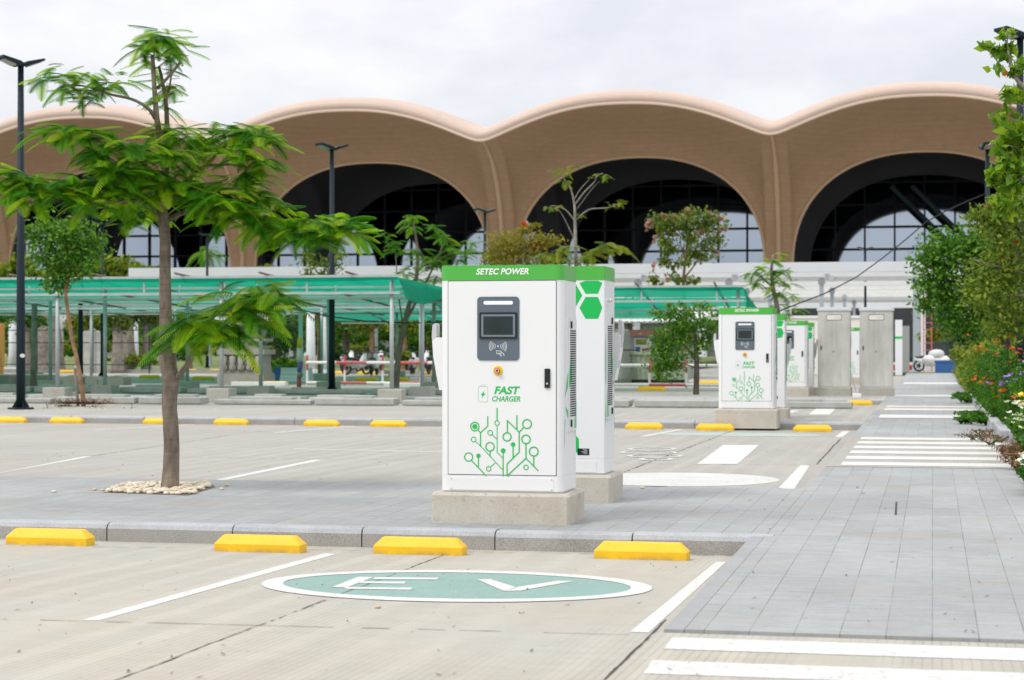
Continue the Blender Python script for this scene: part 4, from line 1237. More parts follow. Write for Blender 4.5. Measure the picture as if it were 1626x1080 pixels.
# crown sprays: (px, py, depth, count, length)
for c in [(252, 57, 0, 8, .36), (247, 70, 0, 10, .40), (262, 62, -.1, 7, .34), (238, 85, .1, 7, .34), (283, 84, -.1, 7, .30), (262, 118, .1, 6, .30), (272, 135, .2, 7, .30), (256, 160, .1, 6, .30),
          (110, 132, -.3, 8, .36), (135, 122, -.3, 8, .34), (80, 125, -.3, 6, .34), (160, 138, -.3, 7, .34), (185, 130, -.2, 6, .32), (125, 148, -.4, 6, .30), (95, 112, -.2, 5, .28), (140, 160, -.3, 4, .24),
          (268, 205, .1, 8, .36), (295, 212, -.2, 8, .36), (320, 222, .1, 7, .36), (250, 235, -.3, 9, .38), (285, 245, -.3, 8, .36), (300, 260, .2, 7, .34),
          (405, 208, .1, 9, .38), (375, 215, .1, 8, .36), (425, 220, 0, 7, .34), (352, 205, .2, 6, .32), (395, 245, -.1, 8, .34), (420, 262, 0, 7, .32), (385, 275, 0, 7, .34), (355, 240, -.2, 6, .32),
          (110, 208, -.5, 8, .38), (140, 212, -.5, 7, .36), (85, 205, -.5, 5, .36), (165, 222, -.4, 7, .36), (195, 232, -.5, 8, .38), (165, 250, -.6, 8, .38), (150, 240, -.6, 7, .36), (215, 250, -.5, 8, .36), (185, 270, -.6, 8, .38), (230, 275, -.4, 8, .36),
          (15, 280, -.5, 8, .40), (45, 285, -.5, 8, .38), (75, 292, -.5, 8, .40), (105, 300, -.6, 9, .42), (130, 290, -.4, 8, .38), (160, 300, -.5, 8, .38), (-15, 285, -.5, 7, .4), (60, 310, -.6, 7, .38), (140, 318, -.6, 7, .36), (195, 300, -.5, 8, .36), (25, 310, -.4, 6, .36),
          (225, 305, -.2, 9, .38), (265, 285, -.3, 8, .36), (285, 300, -.3, 8, .36), (215, 335, .1, 6, .32), (205, 345, 0, 6, .30), (245, 325, .3, 6, .34), (180, 325, .1, 6, .30),
          (320, 300, -.2, 9, .40), (345, 315, -.3, 9, .42), (370, 300, -.1, 8, .38), (310, 325, .1, 8, .36), (400, 310, 0, 8, .36), (385, 335, -.2, 8, .40), (355, 345, 0, 7, .36), (420, 325, .1, 7, .36), (405, 295, .2, 6, .32),
          (420, 350, -.1, 8, .38), (450, 365, -.1, 8, .36), (485, 355, 0, 8, .38), (515, 358, 0, 9, .40), (545, 358, -.1, 9, .40), (500, 375, -.2, 7, .36), (560, 365, -.1, 7, .36), (470, 380, 0, 6, .34), (530, 345, .1, 6, .34),
          (310, 510, -.3, 10, .44), (335, 500, -.3, 9, .42), (305, 535, -.2, 8, .40), (365, 485, -.3, 9, .42), (395, 470, -.3, 9, .42), (425, 465, -.3, 10, .42), (445, 475, -.2, 9, .40), (410, 495, -.4, 8, .40), (375, 515, -.3, 8, .40), (345, 530, -.4, 8, .40), (400, 455, -.2, 7, .38)]:
    spray(c[0], c[1], c[2], int(c[3] * (1.5 if c[1] > 430 else (2.5 if c[1] > 185 else 1.8))), c[4] * (1.18 if c[1] > 430 else 0.98), wide=0.235, jit=17)
fronds_mesh('crown', specs, M['frond'], tree, tb)

# pebbled tree pit
pit = [gnd(q[0], q[1], 0.14) for q in ((163, 782), (300, 787), (342, 774), (338, 770), (205, 769))]
mb = MB()
mb.poly([(p.x, p.y, 0.1425) for p in pit])
struct(mb.build('tree_pit', M['soil']))
mb = MB(); prr = random.Random(3)
cen = sum(pit, Vector()) / 5
cnt = 0
while cnt < 420:
    t = prr.random(); u = prr.random()
    q = (pit[0].lerp(pit[1], t)).lerp(pit[4].lerp(pit[3], t), u)
    r = prr.uniform(0.014, 0.034)
    mb.s = True
    nv0 = len(mb.v)
    mb.ball((q.x + prr.uniform(-.03, .03), q.y + prr.uniform(-.03, .03), 0.148 + prr.uniform(0, 0.02)), r, 7, 4, 0.12, (1.2, 1.0, 0.62))
    cnt += 1
for (a, b) in ((205, 782), (192, 780), (86, 782), (360, 772), (150, 779), (352, 778), (600, 966), (1020, 776)):
    q = gnd(a, b, 0.14) if b < 900 else road(a, b)
    if b < 900: mb.ball((q.x, q.y, 0.15), 0.022, 7, 4, 0.12, (1.2, 1, .6))
    else: mb.ball((q.x, q.y, q.z + 0.008), 0.016, 7, 4, 0.12, (1.2, 1, .6))
o = mb.build('pebbles', M['pebble']); tag(o, 'cream and tan pebbles filling the pit around the big tree', 'pebbles', kind='stuff')

# leaf litter and grit on the paving
mb = MB(); lr = random.Random(9)
for k in range(150):
    if k < 70: px, py = lr.uniform(0, 1180), lr.uniform(890, 1078)
    elif k < 105: px, py = lr.uniform(1100, 1626), lr.uniform(760, 1005)
    else: px, py = lr.uniform(0, 1300), lr.uniform(690, 765)
    q = gnd(px, py, 0.14) if 70 <= k < 105 else road(px, py)
    if 14 < q.y < 18.7: q.z = 0.14
    s_ = lr.uniform(0.004, 0.014) * (1 if py > 800 else 1.8); a = lr.uniform(0, 3.14)
    u = Vector((math.cos(a), math.sin(a), 0)) * s_ * 1.5; v = Vector((-math.sin(a), math.cos(a), 0)) * s_ * 0.6
    zz = Vector((0, 0, 0.012))
    mb.poly([q - u + zz * .4, q + v * 1 + zz * .6, q + u + zz, q - v + zz * .5])
o = mb.build('litter', M['soil']); tag(o, 'dry leaf scraps scattered over the concrete and paving', 'leaf litter', kind='stuff')

# ------------------------------------------------------------------ the terminal building
TY, TL, X0 = 250.0, 35.95, -19.1
TE = 237.0
A_HALF = 16.25


def archA(u):
    """height of the inner arch at offset u from the bay centre"""
    a = abs(u) / A_HALF
    if a >= 1: return 11.5
    return 11.5 + 14.2 * (1 - a ** 2.25) ** (1 / 2.25)


def edgeB(u):
    """height of the roof lip: u = -L/2..L/2 from the bay centre"""
    s = abs(math.cos(math.pi * u / TL)); s = math.sqrt(s * s + 0.10 ** 2) - 0.10
    return 26.9 + 4.2 * min(1.0, (1 - (1 - min(1, s / 0.905)) ** 1.18))


def bay_xs(c):
    us = [-TL / 2, -TL / 2 + 0.45, -TL / 2 + 0.9, -TL / 2 + 1.3]
    n = 44
    us += [-A_HALF * math.cos(math.pi * k / n) for k in range(0, n + 1)]
    us += [TL / 2 - 1.3, TL / 2 - 0.9, TL / 2 - 0.45, TL / 2]
    return us


term = thing('terminal_building', 'bronze terminal with a wavy vaulted roof and dark glass under its arches', 'terminal', (-55, TY, 0))
TORG = Vector((-55, TY, 0))
shell = MB(); rim = MB(); inner = MB(); rib = MB(); mul = MB()
shell.s = rim.s = inner.s = rib.s = True
BAYS = [-5, -4, -3, -2, -1, 0, 1]
for b in BAYS:
    cx = X0 + TL * b + TL / 2
    rows = []
    for u in bay_xs(cx):
        low = 0.0 if abs(u) > A_HALF - 1e-6 else None
        A_ = archA(u); Bz = edgeB(u)
        if low is not None: A_ = 0.0
        # flare of the column: the lower part narrows slightly towards the ground
        col = []
        for k in range(16):
            q = math.pi / 2 * max(0, k - 1) / 14
            S_ = A_ if low is None else 11.5
            col.append((cx + u, TY - (TY - TE) * (1 - math.cos(q)), S_ + (Bz - S_) * math.sin(q) if k else A_))
        rows.append(col)
    shell.loft(rows, closed=False)
    # roof edge and top skin
    rrw = []
    for u in bay_xs(cx):
        Bz = edgeB(u); x = cx + u
        prof = [(0, 0), (-0.32, 0.10), (-0.55, 0.42), (-0.50, 0.85), (-0.05, 1.30), (1.2, 1.72), (4, 2.05), (14, 2.4), (40, 2.6), (60, 2.4)]
        rrw.append([(x, TE + p, Bz + q) for p, q in prof])
    rim.loft(rrw, closed=False)
    # vault behind the first arch line, down to the second arch line
    rows = []
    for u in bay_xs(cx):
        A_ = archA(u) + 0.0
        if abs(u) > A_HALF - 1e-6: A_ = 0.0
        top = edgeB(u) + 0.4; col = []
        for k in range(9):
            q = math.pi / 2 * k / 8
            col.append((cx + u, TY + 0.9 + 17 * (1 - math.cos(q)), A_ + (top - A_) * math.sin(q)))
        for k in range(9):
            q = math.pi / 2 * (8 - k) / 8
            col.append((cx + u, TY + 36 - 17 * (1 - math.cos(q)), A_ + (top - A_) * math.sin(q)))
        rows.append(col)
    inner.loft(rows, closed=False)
    # thickness of the arch mouth
    pts = [(cx - A_HALF, TY, 0), (cx - A_HALF, TY, 6)] + [(cx + u, TY, archA(u)) for u in bay_xs(cx)[4:-4]] + [(cx + A_HALF, TY, 6), (cx + A_HALF, TY, 0)]
    rib.loft([[(p[0], TY, p[2]) for p in pts], [(p[0], TY + 0.9, p[2]) for p in pts]], closed=False)
    rib.tube([(p[0], TY + 0.1, p[2]) for p in pts], 0.22, 6)
    # glazed wall far inside, mirrored sky below the arches
for b in BAYS:
    xk = X0 + TL * b
    pts = [(xk, TY - 0.05, 0)] + [(xk, TY - 0.05 - (TY - TE) * (1 - math.cos(q)), 11.5 + (edgeB(TL / 2) - 11.5) * math.sin(q)) for q in [math.pi / 2 * k / 14 for k in range(14)]]
    rib.tube(pts, [0.34] * 9 + [0.3, 0.26, 0.22, 0.2, 0.16, 0.12], 8)
shell.build('soffit', M['soffit'], term, TORG)
rim.build('roof', M['rim'], term, TORG)
lip = MB(); lip.s = True
lip.tube([(X0 + TL * b + TL / 2 + u, TE - 0.10, edgeB(u) + 0.02) for b in BAYS for u in bay_xs(0)[:-1]], 0.26, 6)
lip.build('roof_lip', M['lip'], term, TORG)
# fine joints between the shell panels
jn = MB()
for b in BAYS:
    cx = X0 + TL * b + TL / 2
    for q in (0.42, 0.75, 1.05):
        pts = []
        for u in bay_xs(cx)[3:-3]:
            A_ = archA(u); S_ = A_ if abs(u) < A_HALF else 11.5
            qq = q * (0.35 + 0.65 * (abs(u) / A_HALF) ** 2) if q < 1 else q * (0.6 + 0.4 * (abs(u) / A_HALF) ** 2)
            pts.append((cx + u, TY - 0.03 - (TY - TE) * (1 - math.cos(qq)), S_ + (edgeB(u) - S_) * math.sin(qq)))
        jn.tube(pts, 0.045, 5)
jn.build('panel_joints', M['joint'], term, TORG)
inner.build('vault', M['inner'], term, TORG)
rib.build('arch_trim', M['ridge'], term, TORG)
GY = 304.0
xa, xb = X0 + TL * -5, X0 + TL * 2
gl = MB(); gl.bx(xa, xb, GY, GY + 0.3, 0, 34); gl.build('curtain_wall', M['curtain'], term, TORG)
mu = MB()
x = xa
while x < xb:
    mu.bx(x - 0.14, x + 0.14, GY - 0.35, GY - 0.01, 0, 33.9); x += TL / 8
for z in (9.2, 12.6, 16.0, 19.4, 22.8, 26.2):
    mu.bx(xa, xb, GY - 0.5, GY - 0.36, z - 0.16, z + 0.16)
mu.build('mullions', M['mullion'], term, TORG)
br = MB()
for (x_, w_) in ((2.0, 15.0), (5.0, 15.0)):
    br.tube([(x_ - 8, GY - 6 - w_ / 9, 25), (x_ + 9, GY - 6, 8)], 0.36, 8)
br.build('raking_struts', M['strut'], term, TORG)
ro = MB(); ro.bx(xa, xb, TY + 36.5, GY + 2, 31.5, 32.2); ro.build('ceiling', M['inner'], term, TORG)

# ------------------------------------------------------------------ the long white canopy and podium before the terminal
pod = thing('podium', 'long white podium below the terminal, behind the shade canopies', 'podium', (-60, 205, 0))
PO = Vector((-60, 205, 0))
m = MB(); m.bx(-170, 40, 205, 236, 0, 4.0); m.build('wall', M['podwall'], pod, PO)
m = MB(); m.bx(-171, 40, 203.5, 236.2, 4.0, 9.6); m.build('parapet', M['bldwhite'], pod, PO)
x = -168
while x < 38:
    m = MB(); m.bx(x, x + 0.9, 204.0, 204.9, 0, 4.0); x += 7.2
    m.build('pillar', M['bldwhite'], pod, PO)
PX0, PX1, PY0, PY1 = -46.0, -0.55, 107.0, 178.0
can = thing('louvred_canopy', 'wide white louvred canopy on grey columns in front of the terminal', 'canopy', (-22, 140, 0.1))
CO = Vector((-22, 140, 0.1))
m = MB(); m.bx(PX0, PX1, PY0, PY0 + 0.5, 5.42, 5.95); m.bx(PX0, PX1, PY1, PY1 + 0.5, 5.42, 5.95); m.bx(PX1, PX1 + 0.4, PY0, PY1, 5.42, 5.95)
m.build('fascia', M['fascia'], can, CO)
m = MB(); y = PY0 + 1.0
kz = 0
while y < PY1 - 0.6:
    m.bx(PX0, PX1 - 0.01, y, y + 0.62, 5.47, 5.53); y += 1.9; kz += 1
m.build('louvres', M['slat'], can, CO)
for k in range(7):
    yb = PY0 + 5.5 + 9.8 * k
    m = MB(); m.bx(PX0, PX1 - 0.02, yb, yb + 0.3, 5.10, 5.345); m.build('cross_beam', M['roofw'], can, CO)
for k in range(9):
    x = PX1 - 5.05 - 5.05 * k
    m = MB(); m.bx(x - 0.12, x + 0.12, PY0 + 0.52, PY0 + 5.4, 5.05, 5.34); m.build('beam', M['slat'], can, CO)
for r_, yy in enumerate((PY0 + 0.6, PY0 + 19, PY0 + 37, PY0 + 55)):
    for k in range(9 if r_ == 0 else 3):
        x = PX1 - 0.3 - 5.05 * k if r_ == 0 else PX1 - 0.3 - 5.4 * k
        wd = 0.34 if k == 0 else 0.22
        m = MB(); m.box((x, yy, 2.55), (wd, wd, 5.12)); m.box((x, yy, 4.9), (wd * 1.7, wd * 1.7, 0.25))
        m.build('column', M['colgrey'], can, CO)

# site walls and clutter under the canopy
def wall(name, px0, px1, D, z0, z1, m_, label, cat='wall', depth=0.4):
    a, b = at(px0, 546, D), at(px1, 546, D)
    y = (a.y + b.y) / 2; mb = MB(); org = Vector(((a.x + b.x) / 2, y, z0))
    mb.bx(a.x, b.x, y, y + depth, z0, z1)
    o = mb.build(name, m_, None, org); return tag(o, label, cat)


w_ = thing('site_wall', 'cream rendered wall behind the steel cabinets', 'wall', at(1335, 546, 92) * Vector((1, 1, 0)) if False else (at(1335, 546, 92).x, at(1335, 546, 92).y, 0.1))
a, b = at(1232, 546, 92), at(1412, 546, 92); o_ = w_.location.copy()
m = MB(); m.bx(a.x, b.x, a.y, a.y + 0.4, 0.1, 2.72); m.build('wall', M['cream'], w_, o_)
m = MB(); m.bx(a.x - 0.05, b.x + 0.05, a.y - 0.06, a.y + 0.46, 2.72, 2.84); m.build('coping', M['roofw'], w_, o_)
wall('panel_wall', 1424, 1444, 96, 0.1, 2.4, M['greywall'], 'grey panel wall beside the big grey canopy column')
wall('shaded_underpass_wall', 1255, 1520, 168, 0.1, 4.6, M['darkwall'], 'dark wall standing for the shaded underpass deep below the white canopy, at right', 'underpass_wall', 3)
p = at(1427, 546, 88); m = MB(); m.bx(p.x - .16, p.x + .16, p.y, p.y + .3, 0.1, 2.6); m.m = 1; m.bx(p.x - .17, p.x + .17, p.y - .01, p.y + .31, 1.75, 1.85)
tag(m.build('white_post', [M['white'], M['decal']], None, Vector((p.x, p.y, .1))), 'white post with a thin green band beside the big grey column', 'post')
# ladder
p = at(1473, 546, 100); lad = MB()
for dx in (-0.2, 0.2): lad.tube([(p.x + dx, p.y, 0.1), (p.x + dx, p.y + 0.5, 4.2)], 0.03, 6)
for k in range(11): lad.tube([(p.x - 0.2, p.y + 0.05 + 0.043 * k, 0.5 + 0.35 * k), (p.x + 0.2, p.y + 0.05 + 0.043 * k, 0.5 + 0.35 * k)], 0.02, 5)
tag(lad.build('ladder', M['barred'], None, Vector((p.x, p.y, .1))), 'rusty ladder leaning beside the big grey canopy column', 'ladder')
p = at(1466, 546, 103); m = MB(); m.bx(p.x - 0.12, p.x + 0.12, p.y, p.y + 0.2, 0.1, 5.3); tag(m.build('white_pole', M['bldwhite'], None, Vector((p.x, p.y, .1))), 'slim white pole between the grey column and the rusty ladder', 'pole')
# grass verge at the far end of the walk and red kerb block, blue crate
vg = MB(); a, b = gnd(1418, 593, .12), gnd(1530, 596, .12)
vg.bx(a.x, b.x, a.y, a.y + 3, 0.0, 0.15); tag(vg.build('verge', M['leafo'], None, Vector((a.x, a.y, 0))), 'low green verge across the far end of the walk', 'verge')
p = gnd(1433, 588, .14); m = MB(); m.box((p.x, p.y, p.z + 0.14), (1.0, 0.4, 0.28), 0, 0.05); tag(m.build('red_block', M['red'], None, p), 'low red block at the foot of the big grey column', 'block')


def crate(px, py, D, w, d, h, m_, lab):
    p = at(px, py, D); p.z = 0.12; m = MB()
    t = 0.05
    m.bx(p.x - w / 2, p.x + w / 2, p.y, p.y + d, p.z, p.z + t)
    m.bx(p.x - w / 2, p.x + w / 2, p.y, p.y + t, p.z + t, p.z + h); m.bx(p.x - w / 2, p.x + w / 2, p.y + d - t, p.y + d, p.z + t, p.z + h)
    m.bx(p.x - w / 2, p.x - w / 2 + t, p.y + t, p.y + d - t, p.z + t, p.z + h); m.bx(p.x + w / 2 - t, p.x + w / 2, p.y + t, p.y + d - t, p.z + t, p.z + h)
    m.bx(p.x - w / 2 - .03, p.x + w / 2 + .03, p.y - .03, p.y - .001, p.z + h - 0.1, p.z + h)
    return tag(m.build('crate', m_, None, p), lab, 'crate')


crate(1502, 588, 92, 1.0, 0.7, 0.62, M['blue'], 'blue plastic crate at the far right end of the walk')
crate(1525, 588, 84, 0.5, 0.6, 0.7, M['blue'], 'narrow blue bin at the far edge of the flower bed')


# ------------------------------------------------------------------ green shade canopies
def shade(label, x0, x1, y0, y1, z0, z1, posts_x, rows_y, flap=None, purl=5, loc_z=0.1, scallop=True, seed=0, truss=True):
    rnd = random.Random(seed)
    org = Vector(((x0 + x1) / 2, y0, loc_z))
    root = thing('shade_canopy', label, 'shade canopy', org, 0, 'green net shade canopies')
    zf = lambda y: z0 + (z1 - z0) * (y - y0) / (y1 - y0)
    # net sheet, sagging between purlins
    mb = MB(); mb.s = True; nx = int((x1 - x0) / 0.55) + 1; W_ = (y1 - y0) / purl
    for st in range(purl):
        rows = []
        for i in range(nx + 1):
            col = []
            for j in range(7):
                y = y0 + W_ * (st + 0.93 * j / 6 + 0.03 * math.sin(i * 0.37 + st) * (j == 6)); f = j / 6
                sag = (0.09 + 0.03 * math.sin(i * 0.53 + st * 2)) * math.sin(math.pi * f)
                col.append((x0 + (x1 - x0) * i / nx, y, zf(y) - sag + 0.05))
            rows.append(col)
        mb.loft(rows, closed=False)
    # valance hanging over the front edge
    v = []
    for i in range(nx + 1):
        x = x0 + (x1 - x0) * i / nx
        dz = 0.10 + 0.05 * math.sin(i * 0.9) + rnd.uniform(0, 0.03)
        v.append([(x, y0 - 0.03, z0 + 0.06), (x, y0 - 0.06, z0 - dz * 0.3)])
    mb.loft(v, closed=False)
    if flap:
        for (fx, ya, yb, dr) in flap:
            rows = []
            for k in range(13):
                t = k / 12; y = ya + (yb - ya) * t
                rows.append([(fx + 0.05 * math.sin(7 * t), y, zf(min(max(y, y0), y1)) + 0.05), (fx + 0.10 + 0.12 * math.sin(9 * t + 1), y, zf(min(max(y, y0), y1)) - dr * (1 - t * 0.75) * (0.8 + 0.2 * math.sin(11 * t)))])
            mb.loft(rows, closed=False)
    mb.build('net', M['net'], root, org)
    fr = MB()
    for j in range(purl + 1):
        y = y0 + (y1 - y0) * j / purl
        fr.bx(x0 - .05, x1 + .05, y - 0.03, y + 0.03, zf(y) + 0.06, zf(y) + 0.12) if j == 0 else fr.bx(x0 - .05, x1 + .05, y - 0.025, y + 0.025, zf(y) - 0.075, zf(y) - 0.025)
        if j < 2 and truss:
            fr.bx(x0 - .05, x1 + .05, y - 0.03, y + 0.03, zf(y) - 0.37, zf(y) - 0.31)
            x = x0 + 0.3
            while x < x1:
                fr.bx(x - .02, x + .02, y - .02, y + .02, zf(y) - 0.31, zf(y) + 0.04); x += 2.2
    x = x0
    while x <= x1 + .01:
        fr.m = 1; fr.tube([(x, y0 - 0.5, zf(y0) + 0.18), (x, y1, zf(y1) - 0.12)], 0.03, 5); fr.m = 0; x += 2.27
    fr.build('frame', [M['galv'], M['bark']], root, org)
    for yy in rows_y:
        for xx in posts_x:
            m = MB(); m.s = True; m.tube([(xx, yy, loc_z + 0.22), (xx, yy, zf(yy) + 0.02)], 0.055, 10); po = m.build('post', M['galv'], root, org)
            m = MB(); m.box((xx, yy, loc_z + 0.10), (0.62, 0.5, 0.36), rnd.uniform(-.06, .06), 0.015); m.build('footing', M['footing'], po, org)
    return root


shade('green net canopy on block footed posts filling the left side behind the big tree', -62, -13.1, 47.3, 59.5, 3.14, 2.80, [-13.3 - 4.53 * k for k in range(8)], (47.4, 50.4, 56.5), flap=[(-13.1, 47.3, 59.0, 0.62)], seed=1)
shade('green net canopy further back, seen as bright strips below the front canopy', -75, -16.5, 64.0, 80.0, 3.10, 2.86, [-17 - 6 * k for k in range(7)], (64.2, 72), flap=None, seed=2, purl=4)
shade('green net canopy with a hanging torn end, left of the middle charger', -15.2, -5.35, 56.5, 61.0, 3.10, 2.62, [-5.5, -10.0, -14.6], (56.7,), flap=[(-5.35, 56.5, 59.5, 0.72)], seed=3, purl=2)
shade('small far green net canopy between rear charger and the leafy low tree', -26, -10.4, 79.0, 84.5, 3.02, 2.50, [-10.6, -16, -22], (79.2,), flap=[(-10.4, 79, 83.0, 0.3)], seed=4, purl=2, truss=False)

# loose stone slabs along the far island
GS = 'loose stone slabs lying in rows'
srnd = random.Random(21)
SL = []
xs = -31.0
n_sl = 0
for (y, z, h, x_lo, x_hi, mt) in ((44.6, None, 0.13, -26.5, -3.9, 'slabgrey'), (47.9, None, 0.12, -27.5, -14.2, 'slablight'), (51.0, None, 0.13, -28, -14.5, 'slabgrey')):
    x = x_lo; k = 0
    while x < x_hi:
        L = srnd.uniform(1.3, 2.6)
        px_mid = CX + F * math.tan(math.atan2(x + L / 2, y) + TH)
        SL.append((x, y + srnd.uniform(-.12, .12), L, h * srnd.uniform(.85, 1.25), mt, px_mid)); x += L + srnd.uniform(0.03, 0.35); k += 1
rowname = {44: 'front', 47: 'middle', 48: 'middle', 50: 'rear', 51: 'rear', 45: 'front'}
seen = {}
for (x, y, L, h, mt, pxm) in SL:
    rn = 'front' if y < 46 else ('middle' if y < 49.5 else 'rear')
    seen[rn] = seen.get(rn, 0) + 1
    z = zroad(y) if y < 49.4 else 0.14
    m = MB(); m.box((x + L / 2, y, z + h / 2 + 0.02), (L, 0.55, h), srnd.uniform(-.025, .025), 0.02)
    if srnd.random() < 0.6: m.box((x + L * srnd.uniform(.3, .6), y + .02, z + h + 0.045), (L * srnd.uniform(.35, .7), 0.4, 0.07), srnd.uniform(-.05, .05), 0.01)
    near = min(((89, 'canopy post near the left lamp post'), (270, 'big tree trunk'), (355, 'canopy post by the carved pedestal'), (475, 'taped post'), (527, 'middle lamp post'), (622, 'canopy end post'), (700, 'near charger'), (1000, 'rear charger'), (1105, 'leafy low tree'), (10, 'left edge of the photo'), (180, 'dry brush')), key=lambda q: abs(q[0] - pxm))
    side = 'left of' if pxm < near[0] else 'right of'
    o = m.build('stone_slab', M[mt], None, Vector((x + L / 2, y, z)))
    ordn = ['first', 'second', 'third', 'fourth', 'fifth', 'sixth', 'seventh', 'eighth', 'ninth', 'tenth', 'eleventh', 'twelfth', 'thirteenth', 'fourteenth', 'fifteenth'][min(14, seen[rn] - 1)]
    tag(o, '%s grey slab from the left in the %s row, %s the %s' % (ordn, rn, side, near[1]), 'slab', GS)

# mossy blocks and covered heaps at left
for i, (px0, px1, pt, pb, D, kind, lab) in enumerate(((-30, 28, 589, 603, 66, 0, 'mossy grey block cut by the left edge of the photo'), (40, 88, 590, 604, 66, 0, 'mossy grey block between the left lamp post and the wooden pole'), (97, 137, 591, 603, 68, 1, 'round topped mossy block behind the leaning sapling'), (140, 163, 594, 604, 68, 1, 'smallest mossy block, behind a canopy post'), (163, 206, 593, 605, 67, 1, 'stepped mossy block left of the big tree trunk'))):
    a, b = at(px0, pb, D), at(px1, pb, D); w = b.x - a.x; h = (pb - pt) * D / F * 1.12; p = Vector(((a.x + b.x) / 2, a.y, 0.1)); m = MB()
    h += max(0, (a.z - 0.1)) if False else 0.06
    if kind == 0: m.box((p.x, p.y, 0.1 + h / 2), (w * .98, 0.8, h), 0.02, 0.03)
    else:
        pr = [(-w / 2, 0), (w / 2, 0), (w / 2, h * .8), (w * .32, h), (w * .02, h * .93), (-w * .2, h * .72), (-w * .38, h * .66), (-w / 2, h * .45)] if i % 2 == 0 else [(-w / 2, 0), (w / 2, 0), (w * .5, h * .55), (w * .22, h * .95), (-w * .25, h), (-w * .42, h * .8)]
        m.prism([(p.x + q, 0.1 + r) for q, r in pr], p.y - .35, p.y + .35, 'y')
    tag(m.build('stone_block', M['stonegreen'], None, p, fix=True), lab, 'stone block', 'mossy stone blocks')

# ------------------------------------------------------------------ carved stone pedestal
p = gnd(391, 611, 0.1); D = Dof(p); k = D / F
ped = thing('carved_pedestal', 'carved grey stone pedestal with lotus base and figures behind the low leafy sprig', 'sculpture', p)
m = MB(); m.bx(-0.84, 0.84, -0.6, 0.6, 0, 0.38); m.bx(-0.76, 0.76, -0.52, 0.52, 0.38, 0.50); m.build('base', M['carved'], ped)
for s_ in range(2):
    m = MB(); m.s = True
    for kx in range(5):
        x = -0.62 + 0.31 * kx
        pr = [(x - .15, .50), (x + .15, .50), (x + .15, .62), (x + .08, .72), (x + .145, .86), (x + .13, 1.0), (x, 1.04), (x - .13, 1.0), (x - .145, .86), (x - .08, .72), (x - .15, .62)]
        m.loft([[(q, -0.46 + 0.92 * s_, z) for q, z in pr], [(x + (q - x) * .7, (-0.58 + 1.16 * s_), .5 + (z - .5) * .95) for q, z in pr]])
    m.build('lotus_band', M['carved'], ped, fix=True)
m = MB(); m.bx(-0.74, 0.74, -0.46, 0.46, 0.5, 1.05); m.bx(-0.86, 0.86, -0.6, 0.6, 1.05, 1.22); m.bx(-.7, .7, -.45, .45, 1.22, 1.36); m.bx(-0.8, 0.8, -.55, .55, 1.5, 1.6)
for kx in range(4): m.tube([(-.51 + .34 * kx, -.4, 1.36), (-.51 + .34 * kx, -.4, 1.5)], [.1, .08], 8); m.tube([(-.51 + .34 * kx, .35, 1.36), (-.51 + .34 * kx, .35, 1.5)], [.1, .08], 8)
m.build('cornice', M['carved'], ped)
m = MB(); m.s = True
for kx, hh in ((-.52, 1.0), (-.18, 1.25), (.18, 1.3), (.52, 1.05)):
    m.tube([(kx, -.1, 1.6), (kx + .04, -.14, 1.6 + hh * .25), (kx - .03, -.12, 1.6 + hh * .5), (kx + .02, -.1, 1.6 + hh * .78), (kx, -.1, 1.6 + hh)], [.19, .23, .13, .17, .05], 9)
m.ball((0, 0.1, 2.1), .5, 10, 7, .06, (1.1, .7, 1.2))
m.build('carved_figures', M['carved'], ped)


# ------------------------------------------------------------------ barriers, posts, small site things
def striped(mb, a, b, r, seg, n=8):
    a, b = Vector(a), Vector(b); L = (b - a).length; k = max(1, round(L / seg))
    for i in range(k):
        mb.m = i % 2; mb.tube([a.lerp(b, i / k), a.lerp(b, (i + 1) / k)], r, n)


def barrier(px0, px1, yt, yb, D, label, n_posts, seg=1.1):
    a, b = at(px0, yt, D), at(px1, yt, D); zt = a.z; zb = at(px0, yb, D).z
    y = (a.y + b.y) / 2; org = Vector(((a.x + b.x) / 2, y, 0.1))
    root = thing('striped_barrier', label, 'barrier', org)
    m = MB(); striped(m, (a.x, y, zt), (b.x, y, zt), 0.052, seg); m.build('top_rail', [M['barwhite'], M['barred']], root, org)
    m = MB(); striped(m, (a.x, y, max(zb, 0.2)), (b.x, y, max(zb, .2)), 0.045, seg); m.build('bottom_rail', [M['barwhite'], M['barred']], root, org)
    for i in range(n_posts):
        x = a.x + (b.x - a.x) * (i / (n_posts - 1)); m = MB(); striped(m, (x, y + .09, 0.1), (x, y + .09, zt + .25), 0.04, .62); m.build('post', [M['barwhite'], M['barred']], root, org)
    return root


barrier(478, 735, 576, 608, 66, 'red and white pipe barrier left of the near charger, behind the canopy posts', 5)
barrier(970, 1150, 580.5, 615, 62.5, 'red and white pipe barrier in front of the green skip', 4)
# taped post
p = gnd(475, 621, .1); m = MB(); zz0 = 0.1
for i, (h, mt) in enumerate(((.42, 0), (.16, 1), (.3, 2), (.42, 3), (.3, 4))): m.m = mt; m.s = True; m.tube([(p.x + .02 * (i % 2), p.y, zz0), (p.x + .03 * (i % 3), p.y, zz0 + h)], [.075 + .02 * (i % 2), .07], 9); zz0 += h
tag(m.build('taped_post', [M['barred'], M['skip'], M['fl_purple'], M['roofw'], M['estop']], None, p), 'short post wrapped in red, purple, white and yellow tape', 'post')
